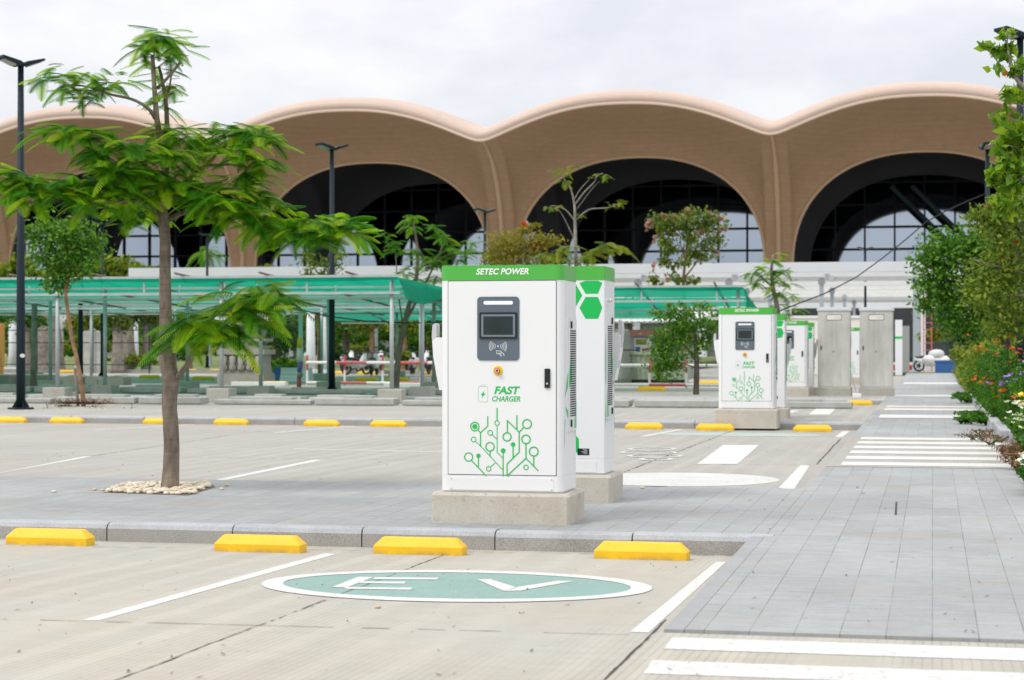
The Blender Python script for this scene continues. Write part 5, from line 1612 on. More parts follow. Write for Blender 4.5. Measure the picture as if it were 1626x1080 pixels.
# plastic barrier with blue end
p = gnd(462, 606, .1); br_ = thing('plastic_barrier', 'grey ribbed road barrier with a blue end, between carved pedestal and taped post', 'barrier', p)
m = MB(); pr = [(-.3, 0), (.3, 0), (.26, .16), (.2, .22), (.2, .34), (.14, .38), (.14, .52), (-.14, .52), (-.14, .38), (-.2, .34), (-.2, .22), (-.26, .16)]
m.prism(pr, -.35, .8, 'x'); m.build('body', M['fascia'], br_, fix=True)
m = MB(); m.prism([(q * 1.05, r * 1.04) for q, r in pr], -.62, -.35, 'x'); m.build('end_block', M['blue'], br_, fix=True)
# white concrete beam on the ground
p = gnd(412, 613, .1); m = MB(); m.box((p.x, p.y, .17), (1.9, .3, .14), 0, .01); tag(m.build('white_beam', M['roofw'], None, p), 'long white beam lying in front of the carved pedestal', 'beam')
p = gnd(640, 615, .1); m = MB(); m.box((p.x, p.y, .17), (1.25, .3, .14), 0, .01); tag(m.build('white_beam', M['roofw'], None, p), 'white beam lying on the ground behind the canopy end post', 'beam')
p = gnd(649, 584, .1); m = MB(); m.s = True; m.tube([(p.x - .5, p.y, .55), (p.x + .45, p.y, .5)], .2, 12); m.s = False; m.box((p.x - .3, p.y, .22), (.1, .4, .26)); m.box((p.x + .3, p.y, .22), (.1, .4, .26))
tag(m.build('pipe_roll', M['barwhite'], None, p), 'short fat white pipe on bearers behind the striped barrier', 'pipe')
# green skip
p = gnd(1037, 608, .1); sk = thing('green_skip', 'sage green corrugated skip behind the striped barrier and leafy tree', 'skip', p)
m = MB(); n = 26; prof = []
w = 2.5
for i in range(n): x0_ = -w / 2 + w * i / n; prof += [(x0_, -.03 if i % 2 else 0.0), (x0_ + w / n, -.03 if i % 2 else 0.0)]
m.prism(prof + [(w / 2, 1.2), (-w / 2, 1.2)], 0.12, 1.02, 'z'); m.build('body', M['skip'], sk, fix=True)
m = MB(); m.bx(-w / 2 - .04, w / 2 + .04, -.08, 1.24, 1.02, 1.12); m.build('rim', M['skip'], sk)
m = MB(); m.bx(-w / 2 + .1, w / 2 - .1, .05, 1.1, 0, .12); m.build('skid', M['black'], sk)
# kiosk
p = at(1012, 546, 80); p.z = .1; ki = thing('kiosk', 'small stall with white sheet roof and colourful posters behind the green skip', 'kiosk', p)
m = MB(); m.bx(-1.6, 2.2, 0.6, 2.6, 0, 2.0); m.build('wall', M['greywall'], ki)
m = MB(); n = 22
rows = []
for i in range(n * 2 + 1):
    x = -2.6 + 5.3 * i / (n * 2); z = .03 * (i % 2); rows.append([(x, -.9, 2.3 + z), (x, 2.9, 2.75 + z), (x, 2.9, 2.8 + z), (x, -.9, 2.34 + z)])
m.loft(rows); m.build('roof', M['roofw'], ki, fix=True)
m = MB(); m.bx(-1.9, 2.2, .42, .6, 1.75, 2.0); m.build('fascia', M['brick'], ki)
m = MB(); m.bx(-.2, .5, .52, .59, 0.9, 1.65); m.m = 1; m.bx(-.15, .05, .505, .519, 1.0, 1.3); m.m = 2; m.bx(.1, .45, .505, .519, .95, 1.25); m.m = 3; m.bx(-.15, .3, .505, .519, 1.38, 1.6)
m.build('poster', [M['fascia'], M['blue'], M['fl_pink'], M['leafy']], ki)
p = at(988, 546, 71); p.z = .1
m = MB(); m.s = True
rg = []
for k in range(10):
    z = 1.95 * k / 9; rg.append([(p.x + (.32 + .1 * math.sin(5 * a + k)) * math.cos(a) * (1 - .35 * k / 9), p.y + (.3 + .06 * math.cos(4 * a)) * math.sin(a), .1 + z) for a in [2 * math.pi * j / 14 for j in range(14)]])
m.loft(rg); tag(m.build('tarp_bundle', M['stonegreen'], None, p), 'tall grey green tarpaulin bundle standing just right of the rear charger', 'tarpaulin')

# wooden poles
for px, pyb, pyt, D, r, lab in ((53, 617, 480, 61, .10, 'brown wooden pole under the canopy just right of the left lamp post'), (1592, 0, 0, 0, 0, None)):
    if not lab: continue
    p = gnd(px, pyb, .1); D = Dof(p); m = MB(); m.s = True; t = at(px + 2, pyt, D); m.tube([p, p.lerp(t, .5), t], [r * 1.05, r, r * .9], 9)
    tag(m.build('wooden_pole', M['barkg'], None, p), lab, 'pole')

# overhead cable
pts = [(1572, 305, 59), (1540, 318, 59), (1500, 336, 58.6), (1470, 353, 58.4), (1440, 379, 58.2), (1400, 411, 58), (1360, 440, 57.6), (1310, 466, 57.2), (1250, 489, 57), (1190, 515, 57), (1140, 533, 57), (1080, 547, 57), (1020, 556, 57), (985, 556, 57), (940, 553, 57), (880, 540, 57), (780, 520, 57), (700, 512, 57), (640, 513, 57), (580, 510, 57), (520, 502, 57), (450, 486, 57)]
m = MB(); m.s = True; m.tube([at(*q) for q in pts], .02, 6)
tag(m.build('overhead_cable', M['wire'], None, at(*pts[0])), 'black cable sagging from the right hand lamp post across to the canopies', 'cable')


# ------------------------------------------------------------------ other trees and plants
def ground_at(px, D, z=0.1):
    p = at(px, 546, D); p.z = z; return p


def leafy_tree(name, label, base, D, limbs, clusters, leafm, size, barkm='bark', aspect=0.5, group=None, extra=None, cat='tree', sub=36, tight=0.56, upb=0.4, mult=1.35, fronds=None, frondm='frond2'):
    root = tree_root(name, label, cat, base, group)
    if limbs:
        mb = MB(); limb(mb, limbs[0][0], D, limbs[0][1], limbs[0][2], 9); mb.build('trunk', M[barkm], root, base)
        if len(limbs) > 1:
            mb = MB()
            for l in limbs[1:]: limb(mb, l[0], D, l[1], l[2], 6)
            mb.build('branches', M[barkm], root, base)
    if clusters:
        c = cloud([(q[0], q[1], q[2], q[3], int(q[4] * mult)) + tuple(q[5:]) for q in clusters], D, sub=sub, tight=tight)
        np_mesh('crown', leaf_quads(c, size * (0.72 if mult > 1 else 1), aspect, upb * 0.7, 0.4), 4, M[leafm], root, base)
    if fronds:
        sp = []
        for f in fronds: spray(*f, D=D, out=sp)
        fronds_mesh('fronds', sp, M[frondm], root, base)
    for (nm, cl, mt, sz, asp) in (extra or []):
        c = cloud(cl, D, sub=9, tight=0.12)
        np_mesh(nm, leaf_quads(c, sz, asp, 0.2), 4, M[mt], root, base)
    return root


# sapling in the second island, with stake and dry brush
b = gnd(132, 642, .14); D = Dof(b)
leafy_tree('sapling', 'leaning young tree with dense dark green crown left of the big trunk', b, D,
           [([(133, 646), (130, 615), (123, 575), (113, 530), (107, 490), (103, 450), (102, 425)], .055, .035), ([(103, 470), (110, 440), (108, 410), (100, 380)], .03, .015), ([(104, 450), (90, 425), (75, 400)], .025, .012), ([(106, 445), (125, 420), (140, 400)], .025, .012)],
           [(100, 395, 42, 32, 900), (78, 405, 28, 22, 320), (130, 405, 28, 24, 340), (60, 375, 20, 14, 170), (105, 365, 34, 14, 380), (147, 390, 20, 14, 180), (92, 437, 18, 14, 170), (85, 455, 16, 12, 130), (115, 430, 18, 14, 150)], 'leafm', 0.16, 'stem', tight=.8)
p = b.copy(); m = MB(); m.s = True; limb(m, [(124, 645), (121, 610), (119, 585)], D, .035, .03); tag(m.build('stake', M['bark'], None, p), 'short dark stake beside the leaning young tree stem', 'stake')
pts = []; vr = np.random.default_rng(4)
vs = []
for k in range(420):
    px = vr.normal(128, 26); py = vr.uniform(644, 654) if vr.random() < .75 else vr.uniform(655, 668)
    if py > 655: px = vr.normal(120, 50)
    o = at(px, py, D - (0 if py < 655 else 1.9)); L = vr.uniform(.15, .5); a = vr.uniform(0, 6.28); e = vr.uniform(-.2, .9) ** 1 * .8
    d = Vector((math.cos(a) * math.cos(e), math.sin(a) * math.cos(e) * .6, math.sin(e) * .7)); o.z = max(o.z, .16 if py < 655 else .04)
    e2 = o + d * L; e2.z = max(e2.z, 0.03); w = Vector((-d.y, d.x, .3)).normalized() * vr.uniform(.006, .014)
    vs.append([o - w, e2 - w * .5, e2 + w * .5, o + w])
o = np_mesh('dry_brush', np.array([[tuple(q) for q in f] for f in vs]), 4, M['drytwig'], None, b); tag(o, 'heap of dry reddish brown brush around the foot of the young tree', 'brush', kind='stuff')
c = cloud([(110, 648, 26, 4, 130), (150, 648, 22, 4, 90)], D, sub=20); o = np_mesh('weeds', leaf_quads(c, .11, .3), 4, M['leafo'], None, b); tag(o, 'green weeds growing through the dry brush', 'weeds')

FT = 'young feathery trees behind the canopies'
b = gnd(628, 622, .1); D = Dof(b)
leafy_tree('feathery_sapling', 'bright green feathery tree with leaning trunk right of the canopy end post', b, D,
           [([(628, 626), (632, 570), (642, 515), (652, 475), (662, 435), (662, 390), (655, 350)], .10, .035), ([(643, 513), (668, 465), (690, 420), (705, 385)], .05, .02), ([(662, 430), (690, 412), (730, 400)], .03, .015), ([(640, 520), (632, 460), (628, 400)], .03, .015)],
           None, None, .1, 'bark', fronds=[(655, 345, 0, 12, .55), (650, 360, .1, 10, .55), (625, 385, 0, 10, .5), (632, 398, 0, 10, .5), (612, 372, 0, 7, .4), (700, 375, 0, 12, .6), (690, 360, 0, 9, .5), (715, 392, 0, 11, .6), (740, 398, 0, 12, .6), (665, 398, .2, 12, .6), (680, 410, .1, 12, .6), (655, 425, 0, 10, .5), (700, 418, 0, 12, .6), (725, 410, .2, 10, .55), (640, 432, 0, 9, .5), (695, 440, 0, 10, .5), (665, 445, 0, 10, .5), (750, 385, 0, 7, .5), (685, 425, 0, 8, .5)], group=FT)
b = ground_at(918, 66); D = 66
leafy_tree('sparse_tree', 'nearly bare young tree with pale branches rising behind the chargers', b, D,
           [([(918, 610), (917, 480), (914, 400), (913, 350), (912, 325), (906, 300), (895, 283)], .085, .014), ([(913, 325), (928, 305), (943, 290), (948, 280), (957, 275)], .03, .01), ([(914, 350), (935, 333), (965, 330), (985, 322)], .026, .01), ([(913, 352), (900, 335), (885, 328), (873, 327)], .024, .01), ([(911, 318), (922, 300), (936, 285)], .02, .008), ([(912, 380), (895, 345), (885, 330)], .02, .008), ([(916, 332), (940, 300), (952, 288)], .012, .006)],
           None, None, .1, 'barkg', fronds=[(895, 272, 0, 8, .42), (905, 266, 0, 5, .36), (884, 268, 0, 5, .36), (899, 288, 0, 6, .4), (892, 280, 0, 5, .36), (957, 276, 0, 7, .36), (968, 282, 0, 4, .32), (950, 281, 0, 4, .3), (985, 322, 0, 7, .4), (970, 324, 0, 5, .32), (873, 327, 0, 6, .34), (886, 328, 0, 4, .3), (922, 341, 0, 5, .34), (900, 392, 0, 8, .7), (890, 400, 0, 8, .6), (945, 400, 0, 12, .8), (965, 390, 0, 12, .8), (985, 395, 0, 9, .7), (930, 410, 0, 10, .7), (905, 410, 0, 9, .6), (870, 405, 0, 9, .6)], frondm='frondy', group=FT)
b = ground_at(840, 76); D = 76
leafy_tree('flowering_tree', 'olive leaved tree with orange flower clusters above the near charger', b, D,
           [([(838, 600), (838, 480), (835, 410), (830, 380)], .12, .03), ([(837, 430), (810, 390), (795, 375)], .04, .015), ([(836, 420), (860, 390), (872, 370)], .04, .015)],
           [(820, 385, 34, 18, 620), (795, 390, 24, 20, 380), (785, 410, 22, 16, 300), (850, 390, 28, 20, 460), (870, 380, 20, 10, 200), (860, 410, 28, 14, 300), (820, 412, 36, 14, 460), (830, 365, 14, 8, 110), (848, 360, 14, 5, 90)], 'leafyo', .20, 'bark', .4, extra=[('flowers', [(852, 384, 7, 5, 44), (846, 392, 7, 5, 40), (860, 390, 5, 4, 28), (834, 356, 5, 5, 26), (838, 366, 4, 4, 12)], 'fl_orange', .2, .8)])
b = ground_at(1088, 78); D = 78
leafy_tree('blossoming_tree', 'thin crowned tree with dull pink blossom left of the third bay column', b, D,
           [([(1090, 600), (1088, 500), (1085, 450), (1090, 400), (1092, 370)], .10, .03), ([(1086, 450), (1065, 420), (1050, 380), (1040, 360)], .04, .012), ([(1088, 440), (1110, 410), (1125, 370), (1140, 350)], .04, .012), ([(1090, 420), (1080, 380), (1095, 350)], .03, .012)],
           [(1050, 360, 20, 16, 230), (1080, 355, 24, 14, 260), (1100, 345, 20, 12, 180), (1128, 355, 22, 18, 280), (1130, 385, 18, 20, 210), (1100, 385, 20, 16, 180), (1062, 388, 18, 14, 150), (1055, 420, 14, 16, 120), (1090, 415, 18, 14, 120), (1045, 440, 12, 14, 80), (1082, 445, 16, 12, 100), (1118, 408, 14, 10, 80), (1100, 445, 8, 8, 40)], 'leafo', .24, 'stem', .6,
           extra=[('blossom', [(1035, 348, 8, 6, 24), (1030, 362, 6, 5, 16), (1040, 378, 8, 8, 22), (1058, 345, 8, 5, 20), (1078, 345, 8, 6, 24), (1095, 336, 8, 5, 20), (1128, 338, 8, 5, 22), (1145, 345, 7, 6, 18), (1148, 365, 6, 6, 14), (1110, 370, 8, 6, 16), (1070, 372, 10, 6, 18), (1140, 400, 6, 6, 10), (1040, 425, 6, 8, 14), (1060, 440, 6, 6, 12)], 'fl_pink', .24, .7)])
b = ground_at(1232, 61); D = 61
leafy_tree('feathery_sapling', 'small dark green feathery tree standing behind the middle row charger', b, D,
           [([(1238, 600), (1235, 500), (1228, 460), (1225, 430), (1228, 405)], .10, .03), ([(1228, 458), (1210, 440), (1200, 432)], .03, .015), ([(1226, 445), (1245, 432), (1255, 425)], .03, .015)],
           None, None, .1, 'barkg', fronds=[(1225, 415, 0, 11, .5), (1240, 405, 0, 7, .45), (1210, 425, 0, 10, .5), (1195, 435, 0, 10, .5), (1225, 432, .1, 12, .55), (1245, 430, 0, 10, .5), (1215, 445, 0, 11, .5), (1235, 448, 0, 11, .5), (1255, 450, 0, 9, .5), (1200, 450, 0, 9, .5), (1240, 465, 0, 11, .5), (1225, 460, 0, 11, .5), (1255, 470, 0, 9, .5), (1262, 490, 0, 10, .5), (1235, 485, 0, 10, .5), (1248, 500, 0, 8, .5)], frondm='frond', group=FT)
b = gnd(1105, 628, .12); D = Dof(b)
leafy_tree('leafy_tree', 'low leafy tree with a dark straight trunk between the two rows of chargers', b, D,
           [([(1105, 632), (1106, 600), (1106, 570), (1104, 540), (1100, 515)], .085, .05), ([(1106, 575), (1085, 545), (1060, 535)], .035, .012), ([(1105, 560), (1118, 535), (1125, 515)], .03, .012), ([(1106, 585), (1075, 575), (1050, 580)], .025, .01)],
           [(1065, 530, 36, 24, 620), (1045, 545, 20, 22, 300), (1080, 555, 34, 20, 480), (1055, 575, 26, 16, 300), (1065, 592, 22, 12, 180), (1045, 600, 10, 7, 50), (1105, 505, 34, 16, 380), (1060, 500, 22, 10, 170), (1130, 525, 20, 18, 260), (1085, 520, 20, 16, 240), (1118, 545, 18, 14, 160), (1075, 487, 12, 8, 60), (1110, 488, 18, 8, 90), (1140, 510, 12, 14, 110)], 'leafm', .15, 'barkd', .5)
b = ground_at(508, 84); D = 84
leafy_tree('sparse_tree', 'thin olive tree top behind the middle lamp post', b, D, [([(508, 600), (506, 500), (505, 440)], .1, .03), ([(506, 460), (490, 435), (480, 425)], .03, .01), ([(506, 455), (525, 430), (540, 420)], .03, .01)],
           [(500, 415, 26, 14, 170), (525, 425, 24, 14, 150), (485, 432, 16, 12, 90), (510, 440, 20, 8, 90), (540, 410, 10, 8, 40)], 'leafo', .24, 'stem', .5)
# small palm
b = ground_at(330, 122); D = 122
root = tree_root('palm_tree', 'small ragged palm behind the green canopy near the big trunk', 'palm', b)
m = MB(); limb(m, [(331, 590), (331, 500), (330, 440), (330, 400)], D, .2, .15); m.build('trunk', M['barkg'], root, b)
sp = []
for i in range(22):
    a = 2 * math.pi * i / 22 + rr.uniform(-.2, .2); e = rr.uniform(-.5, 1.1)
    sp.append((at(330, 402, D), RT * math.cos(a) * math.cos(e) + FW * math.sin(a) * math.cos(e) + UP * math.sin(e), rr.uniform(1.3, 1.9), rr.uniform(.5, .9), 12, .14))
fronds_mesh('crown', sp, M['frond2'], root, b)

# bushes on the podium at left
for i, (px, py, rx, ry, mt, lab) in enumerate(((25, 430, 40, 20, 'leafy', 'yellow green bush on the podium at the left edge of the photo'), (110, 432, 45, 14, 'leafo', 'olive bush on the podium behind the young tree crown'), (190, 428, 40, 18, 'leafy', 'bright bush on the podium just left of the big trunk'), (240, 436, 32, 11, 'leafo', 'low olive bush on the podium touching the big trunk'), (300, 437, 26, 9, 'leafg', 'low green bush on the podium just right of the big trunk'), (160, 436, 24, 9, 'leafg', 'small green bush on the podium between two brighter ones'), (425, 432, 18, 8, 'leafo', 'little olive bush on the podium above the low leafy sprig'))):
    Db = 205; p = at(px, 455, Db)
    c = cloud([(px, py, rx, ry, 900), (px - rx * .5, py + 4, rx * .5, ry * .8, 300), (px + rx * .5, py + 4, rx * .5, ry * .8, 300)], Db, depth=.5, sub=40)
    p.z = 9.6; o = np_mesh('bush', leaf_quads(c, .65, .5), 4, M[mt], None, p); tag(o, lab, 'bush', 'bushes on the podium')

# park trees behind the far canopies
PT = 'park trees far behind the canopies'
park = [(-12, 92, 500, 34, 30, 'leafg', 'barkg', .22, 'thick trunked park tree cut by the left edge of the photo'), (40, 96, 505, 26, 22, 'leafg', 'barkg', .2, 'park tree just right of the left lamp post'),
        (76, 98, 485, 30, 12, 'leafo', 'barkg', .62, 'park tree with a very broad conical trunk behind the wooden pole'), (128, 102, 510, 24, 30, 'leafy', 'barkg', .14, 'yellow green park tree behind the leaning young tree'),
        (148, 100, 505, 22, 30, 'leafy', 'stem', .14, 'slim yellow green park tree left of the stone stele'), (186, 96, 505, 26, 26, 'leafo', 'barkg', .25, 'park tree right of the stone stele'),
        (198, 99, 495, 22, 18, 'leafd', 'barkg', .45, 'dark broad trunked park tree left of the big trunk'), (232, 100, 500, 26, 24, 'leafo', 'barkg', .2, 'olive park tree touching the left side of the big trunk'),
        (300, 100, 510, 30, 30, 'leafg', 'stem', .14, 'green park tree behind the low sprig'), (440, 95, 540, 34, 48, 'leafd', 'barkd', .16, 'dark bushy park tree right of the carved pedestal'),
        (470, 110, 520, 30, 34, 'leafg', 'barkd', .16, 'green park tree behind the taped post'), (508, 108, 510, 28, 20, 'leafo', 'barkg', .18, 'olive park tree left of the middle lamp post'),
        (548, 112, 520, 34, 40, 'leafg', 'barkd', .18, 'green park tree right of the middle lamp post'), (590, 110, 515, 34, 34, 'leafo', 'stem', .16, 'olive park tree left of the canopy end post'),
        (640, 96, 518, 22, 14, 'leafy', 'stem', .16, 'small yellow crowned tree right of the canopy end post'), (672, 112, 520, 34, 30, 'leafg', 'barkd', .18, 'green park tree by the left edge of the near charger'),
        (735, 112, 505, 40, 40, 'leafg', 'barkd', .18, 'park tree mostly hidden by the near charger'), (1000, 120, 500, 20, 20, 'leafg', 'barkd', .18, 'park tree showing just right of the rear charger')]
for (px, D, py, rx, ry, lm, bm, r, lab) in park:
    b = ground_at(px, D); k = HY + (EYE - .1) * F / D
    leafy_tree('park_tree', lab, b, D, [([(px, k + 2), (px + 1, (k + py) / 2), (px - 1, py - 6)], [r * 1.5, r * 1.05, r * .8], 0), ([(px, py + 12), (px - rx * .5, py - 4), (px - rx * .8, py - 10)], r * .4, r * .15), ([(px, py + 10), (px + rx * .5, py - 6), (px + rx * .8, py - 14)], r * .4, r * .15)],
               [(px, py - 6, rx, ry * .7, 420), (px - rx * .5, py, rx * .6, ry * .5, 190), (px + rx * .5, py + 3, rx * .6, ry * .5, 190), (px + rx * .2, py - ry * .6, rx * .5, ry * .35, 150)], lm, .30, bm, .5, group=PT)
# long loose hedge before the podium
c = cloud([(px_, 540 + 8 * math.sin(px_ * .05), 34, 26, 520) for px_ in range(-20, 760, 34)], 150, depth=.5)
p = ground_at(360, 150); o = np_mesh('hedge', leaf_quads(c, .5, .5), 4, M['leafm'], None, p); tag(o, 'long uneven green hedge far behind the park trees, before the podium', 'hedge')
c = cloud([(px_, 548 + 10 * math.sin(px_ * .09), 22, 16, 260) for px_ in range(5, 760, 52)], 146, depth=.5)
o = np_mesh('hedge', leaf_quads(c, .45, .5), 4, M['leafy'], None, p + Vector((0, -4, 0))); tag(o, 'broken row of yellow green bushes in front of the long far hedge', 'hedge')
# hedges and shrubs along the far kerb
for (px, py, rx, ry, mt, D, lab) in ((220, 572, 34, 10, 'leafy', 98, 'yellow green hedge behind the big trunk foot level'), (445, 578, 26, 14, 'leafg', 90, 'low green shrub right of the carved pedestal'), (462, 578, 18, 8, 'leafy', 92, 'yellow green shrub by the blue ended barrier'), (642, 568, 12, 9, 'leafy', 90, 'bright round shrub right of the canopy end post'), (545, 566, 24, 8, 'leafd', 96, 'dark low shrub behind the middle lamp post'), (1490, 532, 26, 12, 'leafy', 104, 'pale yellow green shrub at the far end of the walk'), (700, 566, 20, 10, 'leafg', 96, 'low green shrub touching the near charger outline')):
    c = cloud([(px, py, rx, ry, 420), (px - rx * .4, py - 2, rx * .5, ry * .7, 160), (px + rx * .5, py, rx * .5, ry * .8, 160)], D, depth=.6); p = ground_at(px, D)
    o = np_mesh('shrub', leaf_quads(c, .24, .45), 4, M[mt], None, p); tag(o, lab, 'shrub', 'low shrubs beyond the parking')
# grass strip and kerb at the far side of the lot
a, b = ground_at(-60, 92), ground_at(760, 92)
m = MB(); m.bx(-110, b.x + 4, 90.0, 90.25, 0, .25); struct(m.build('far_kerb', M['kerb']))
m = MB(); m.bx(-110, b.x + 4, 90.26, 200, 0, .2); struct(m.build('lawn', mat('mown_lawn', (0.12, 0.155, 0.045), .9, .25, .4, bsc=6))) if False else None
LAWN = mat('mown_lawn', (0.13, 0.165, 0.05), .9, .25, .4, bsc=6)
m = MB(); m.bx(-110, b.x + 4, 90.26, 200, 0, .2); struct(m.build('lawn', LAWN))

# fence along the lawn
a, b = ground_at(-30, 95), ground_at(300, 95); org = a.copy()
fe = thing('wire_fence', 'dark wire fence on thin posts along the lawn at left', 'fence', org)
m = MB()
for z in (.5, 1.55, 2.15): m.bx(a.x, b.x, a.y, a.y + .03, z, z + .045)
m.build('wires', M['fencedk'], fe, org)
x = a.x
while x < b.x: m = MB(); m.tube([(x, a.y + .06, .1), (x, a.y + .06, 2.5)], .04, 6); m.build('post', M['fencedk'], fe, org); x += 2.9
# white wrapped pillars
GP = 'pale pillars among the park trees'
for (px, D, r, h, lab) in ((20, 100, .22, 2.9, 'pale pillar near the left edge, left of the left lamp post'), (57, 102, .20, 3.2, 'pale pillar between the left lamp post and the conical trunk'), (92, 100, .26, 3.4, 'thick pale pillar left of the leaning young tree'), (129, 108, .18, 2.6, 'slim pale pillar behind the leaning young tree'), (214, 104, .2, 2.6, 'pale pillar just left of the big trunk'), (477, 78, .095, 3.1, 'white pipe pillar standing behind the taped post'), (493, 92, .22, 3.0, 'stout pale pillar between taped post and middle lamp post'), (513, 90, .16, 3.2, 'grey leaning pillar left of the middle lamp post'), (1180, 100, .1, 3.2, 'thin pale pillar left of the small feathery tree trunk')):
    p = ground_at(px, D); m = MB(); m.s = True; m.tube([p, p + Vector((.02, 0, h * .3)), p + Vector((0, 0, h))], [r * 1.15, r, r * .85], 12); m.s = False; m.box((p.x, p.y, .2), (r * 3, r * 3, .22), 0, .02)
    tag(m.build('pillar', M['whiteplaster'], None, p), lab, 'pillar', GP)
p = ground_at(142, 94); m = MB(); m.prism([(p.x - .6, .1), (p.x + .6, .1), (p.x + .42, 2.1), (p.x + .1, 2.25), (p.x - .4, 2.1)], p.y, p.y + .3, 'y'); tag(m.build('stone_stele', M['slablight'], None, p, fix=True), 'pale flat stone stele on the lawn left of the big trunk', 'stone')
p = ground_at(-2, 88); m = MB(); m.bx(p.x - .5, p.x + .17, p.y, p.y + .25, .5, 2.45); m.bx(p.x - .4, p.x - .3, p.y, p.y + .2, .1, .5); m.bx(p.x + .05, p.x + .15, p.y, p.y + .2, .1, .5)
tag(m.build('orange_board', M['orangep'], None, p), 'orange board at the left edge of the photo below the canopy', 'board')


# parked motorbikes
def bike():
    root = thing('motorbike', 'x', 'motorbike')
    for x in (-.62, .62):
        m = MB(); m.s = True
        m.tube([(x + .26 * math.cos(a), 0, .3 + .26 * math.sin(a)) for a in [2 * math.pi * k / 16 for k in range(17)]], .05, 6); m.s = False; m.tube([(x, -.05, .3), (x, .05, .3)], .09, 10)
        for k in range(5): a = 2 * math.pi * k / 5; m.tube([(x, 0, .3), (x + .25 * math.cos(a), 0, .3 + .25 * math.sin(a))], .012, 4)
        m.build('wheel', M['vinyl'], root)
    m = MB(); m.s = True
    m.loft([[(x, y, z) for y, z in ((-w, lo), (w, lo), (w * 1.1, (lo + hi) / 2), (w * .7, hi), (-w * .7, hi), (-w * 1.1, (lo + hi) / 2))] for x, w, lo, hi in ((-.85, .04, .62, .70), (-.5, .12, .42, .72), (-.1, .13, .32, .66), (.15, .10, .30, .46), (.38, .14, .34, .80), (.50, .12, .55, .95), (.56, .05, .8, 1.0))])
    m.tube([(.62, .0, .3), (.52, 0, .75), (.44, 0, 1.0)], .035, 6); m.build('body', M['bikewhite'], root, fix=True)
    m = MB(); m.s = True; m.loft([[(x, y, z) for y, z in ((-w, lo), (w, lo), (w, hi), (-w, hi))] for x, w, lo, hi in ((-.8, .08, .70, .76), (-.45, .13, .70, .80), (-.1, .12, .66, .75), (.05, .08, .64, .69))]); m.build('saddle', M['vinyl'], root, fix=True)
    m = MB(); m.tube([(.42, -.33, 1.02), (.46, -.1, 1.0), (.46, .1, 1.0), (.42, .33, 1.02)], .022, 6); m.ball((.42, -.36, 1.15), .06, 6, 4); m.ball((.42, .36, 1.15), .06, 6, 4); m.build('handlebar', M['vinyl'], root)
    m = MB(); m.ball((.56, 0, .92), .08, 8, 5); m.build('headlight', M['lens'], root)
    return root


bk = bike()
BK = [(566, 88, 'motorbike leftmost of the row behind the striped barrier'), (580, 92, 'motorbike second from the left behind the striped barrier'), (594, 87, 'motorbike in the middle of the row left of the canopy end post'), (606, 93, 'motorbike half hidden left of the canopy end post'), (640, 94, 'motorbike right of the canopy end post behind the bright shrub'), (655, 90, 'motorbike second right of the canopy end post'), (668, 95, 'motorbike left of the second canopy post'), (686, 90, 'motorbike closest to the near charger edge'), (552, 94, 'motorbike right beside the middle lamp post'), (1478, 98, 'motorbike at the far end of the paved walk')]
for i, (px, D, lab) in enumerate(BK):
    o = bk if i == 0 else copy_tree(bk)
    o.location = ground_at(px, D, .2 if D > 90 and px < 800 else .12); o.rotation_euler = (0, R(0), R([60, 75, 95, 110, 80, 100, 65, 90, 85, 20][i])); tag(o, lab, 'motorbike', 'parked motorbikes in the distance')
    if i % 3 == 1:
        for ch in o.children:
            if ch.name.startswith('body'): ch.data = ch.data.copy(); ch.data.materials[0] = M['bikered'] if i % 2 else M['vinyl']
# heap of sacks at the far end
sr = random.Random(8)
for k, lab in enumerate(('pale sack at the left of the far heap beside the ladder', 'tan sack at the bottom of the far heap', 'white sack on top of the far heap', 'pale sack at the right of the far heap by the blue crate')):
    px, py = ((1476, 575), (1488, 578), (1487, 566), (1497, 576))[k]; p = at(px, py, 97); m = MB(); m.s = True; p.z = max(.12, p.z - .1); m.ball((p.x, p.y, p.z + .22), .34, 10, 6, .08, (1.15, .8, .68)); tag(m.build('sack', M[('roofw', 'cream', 'whiteplaster', 'cream')[k]], None, p), lab, 'sack', 'sacks heaped at the far end')

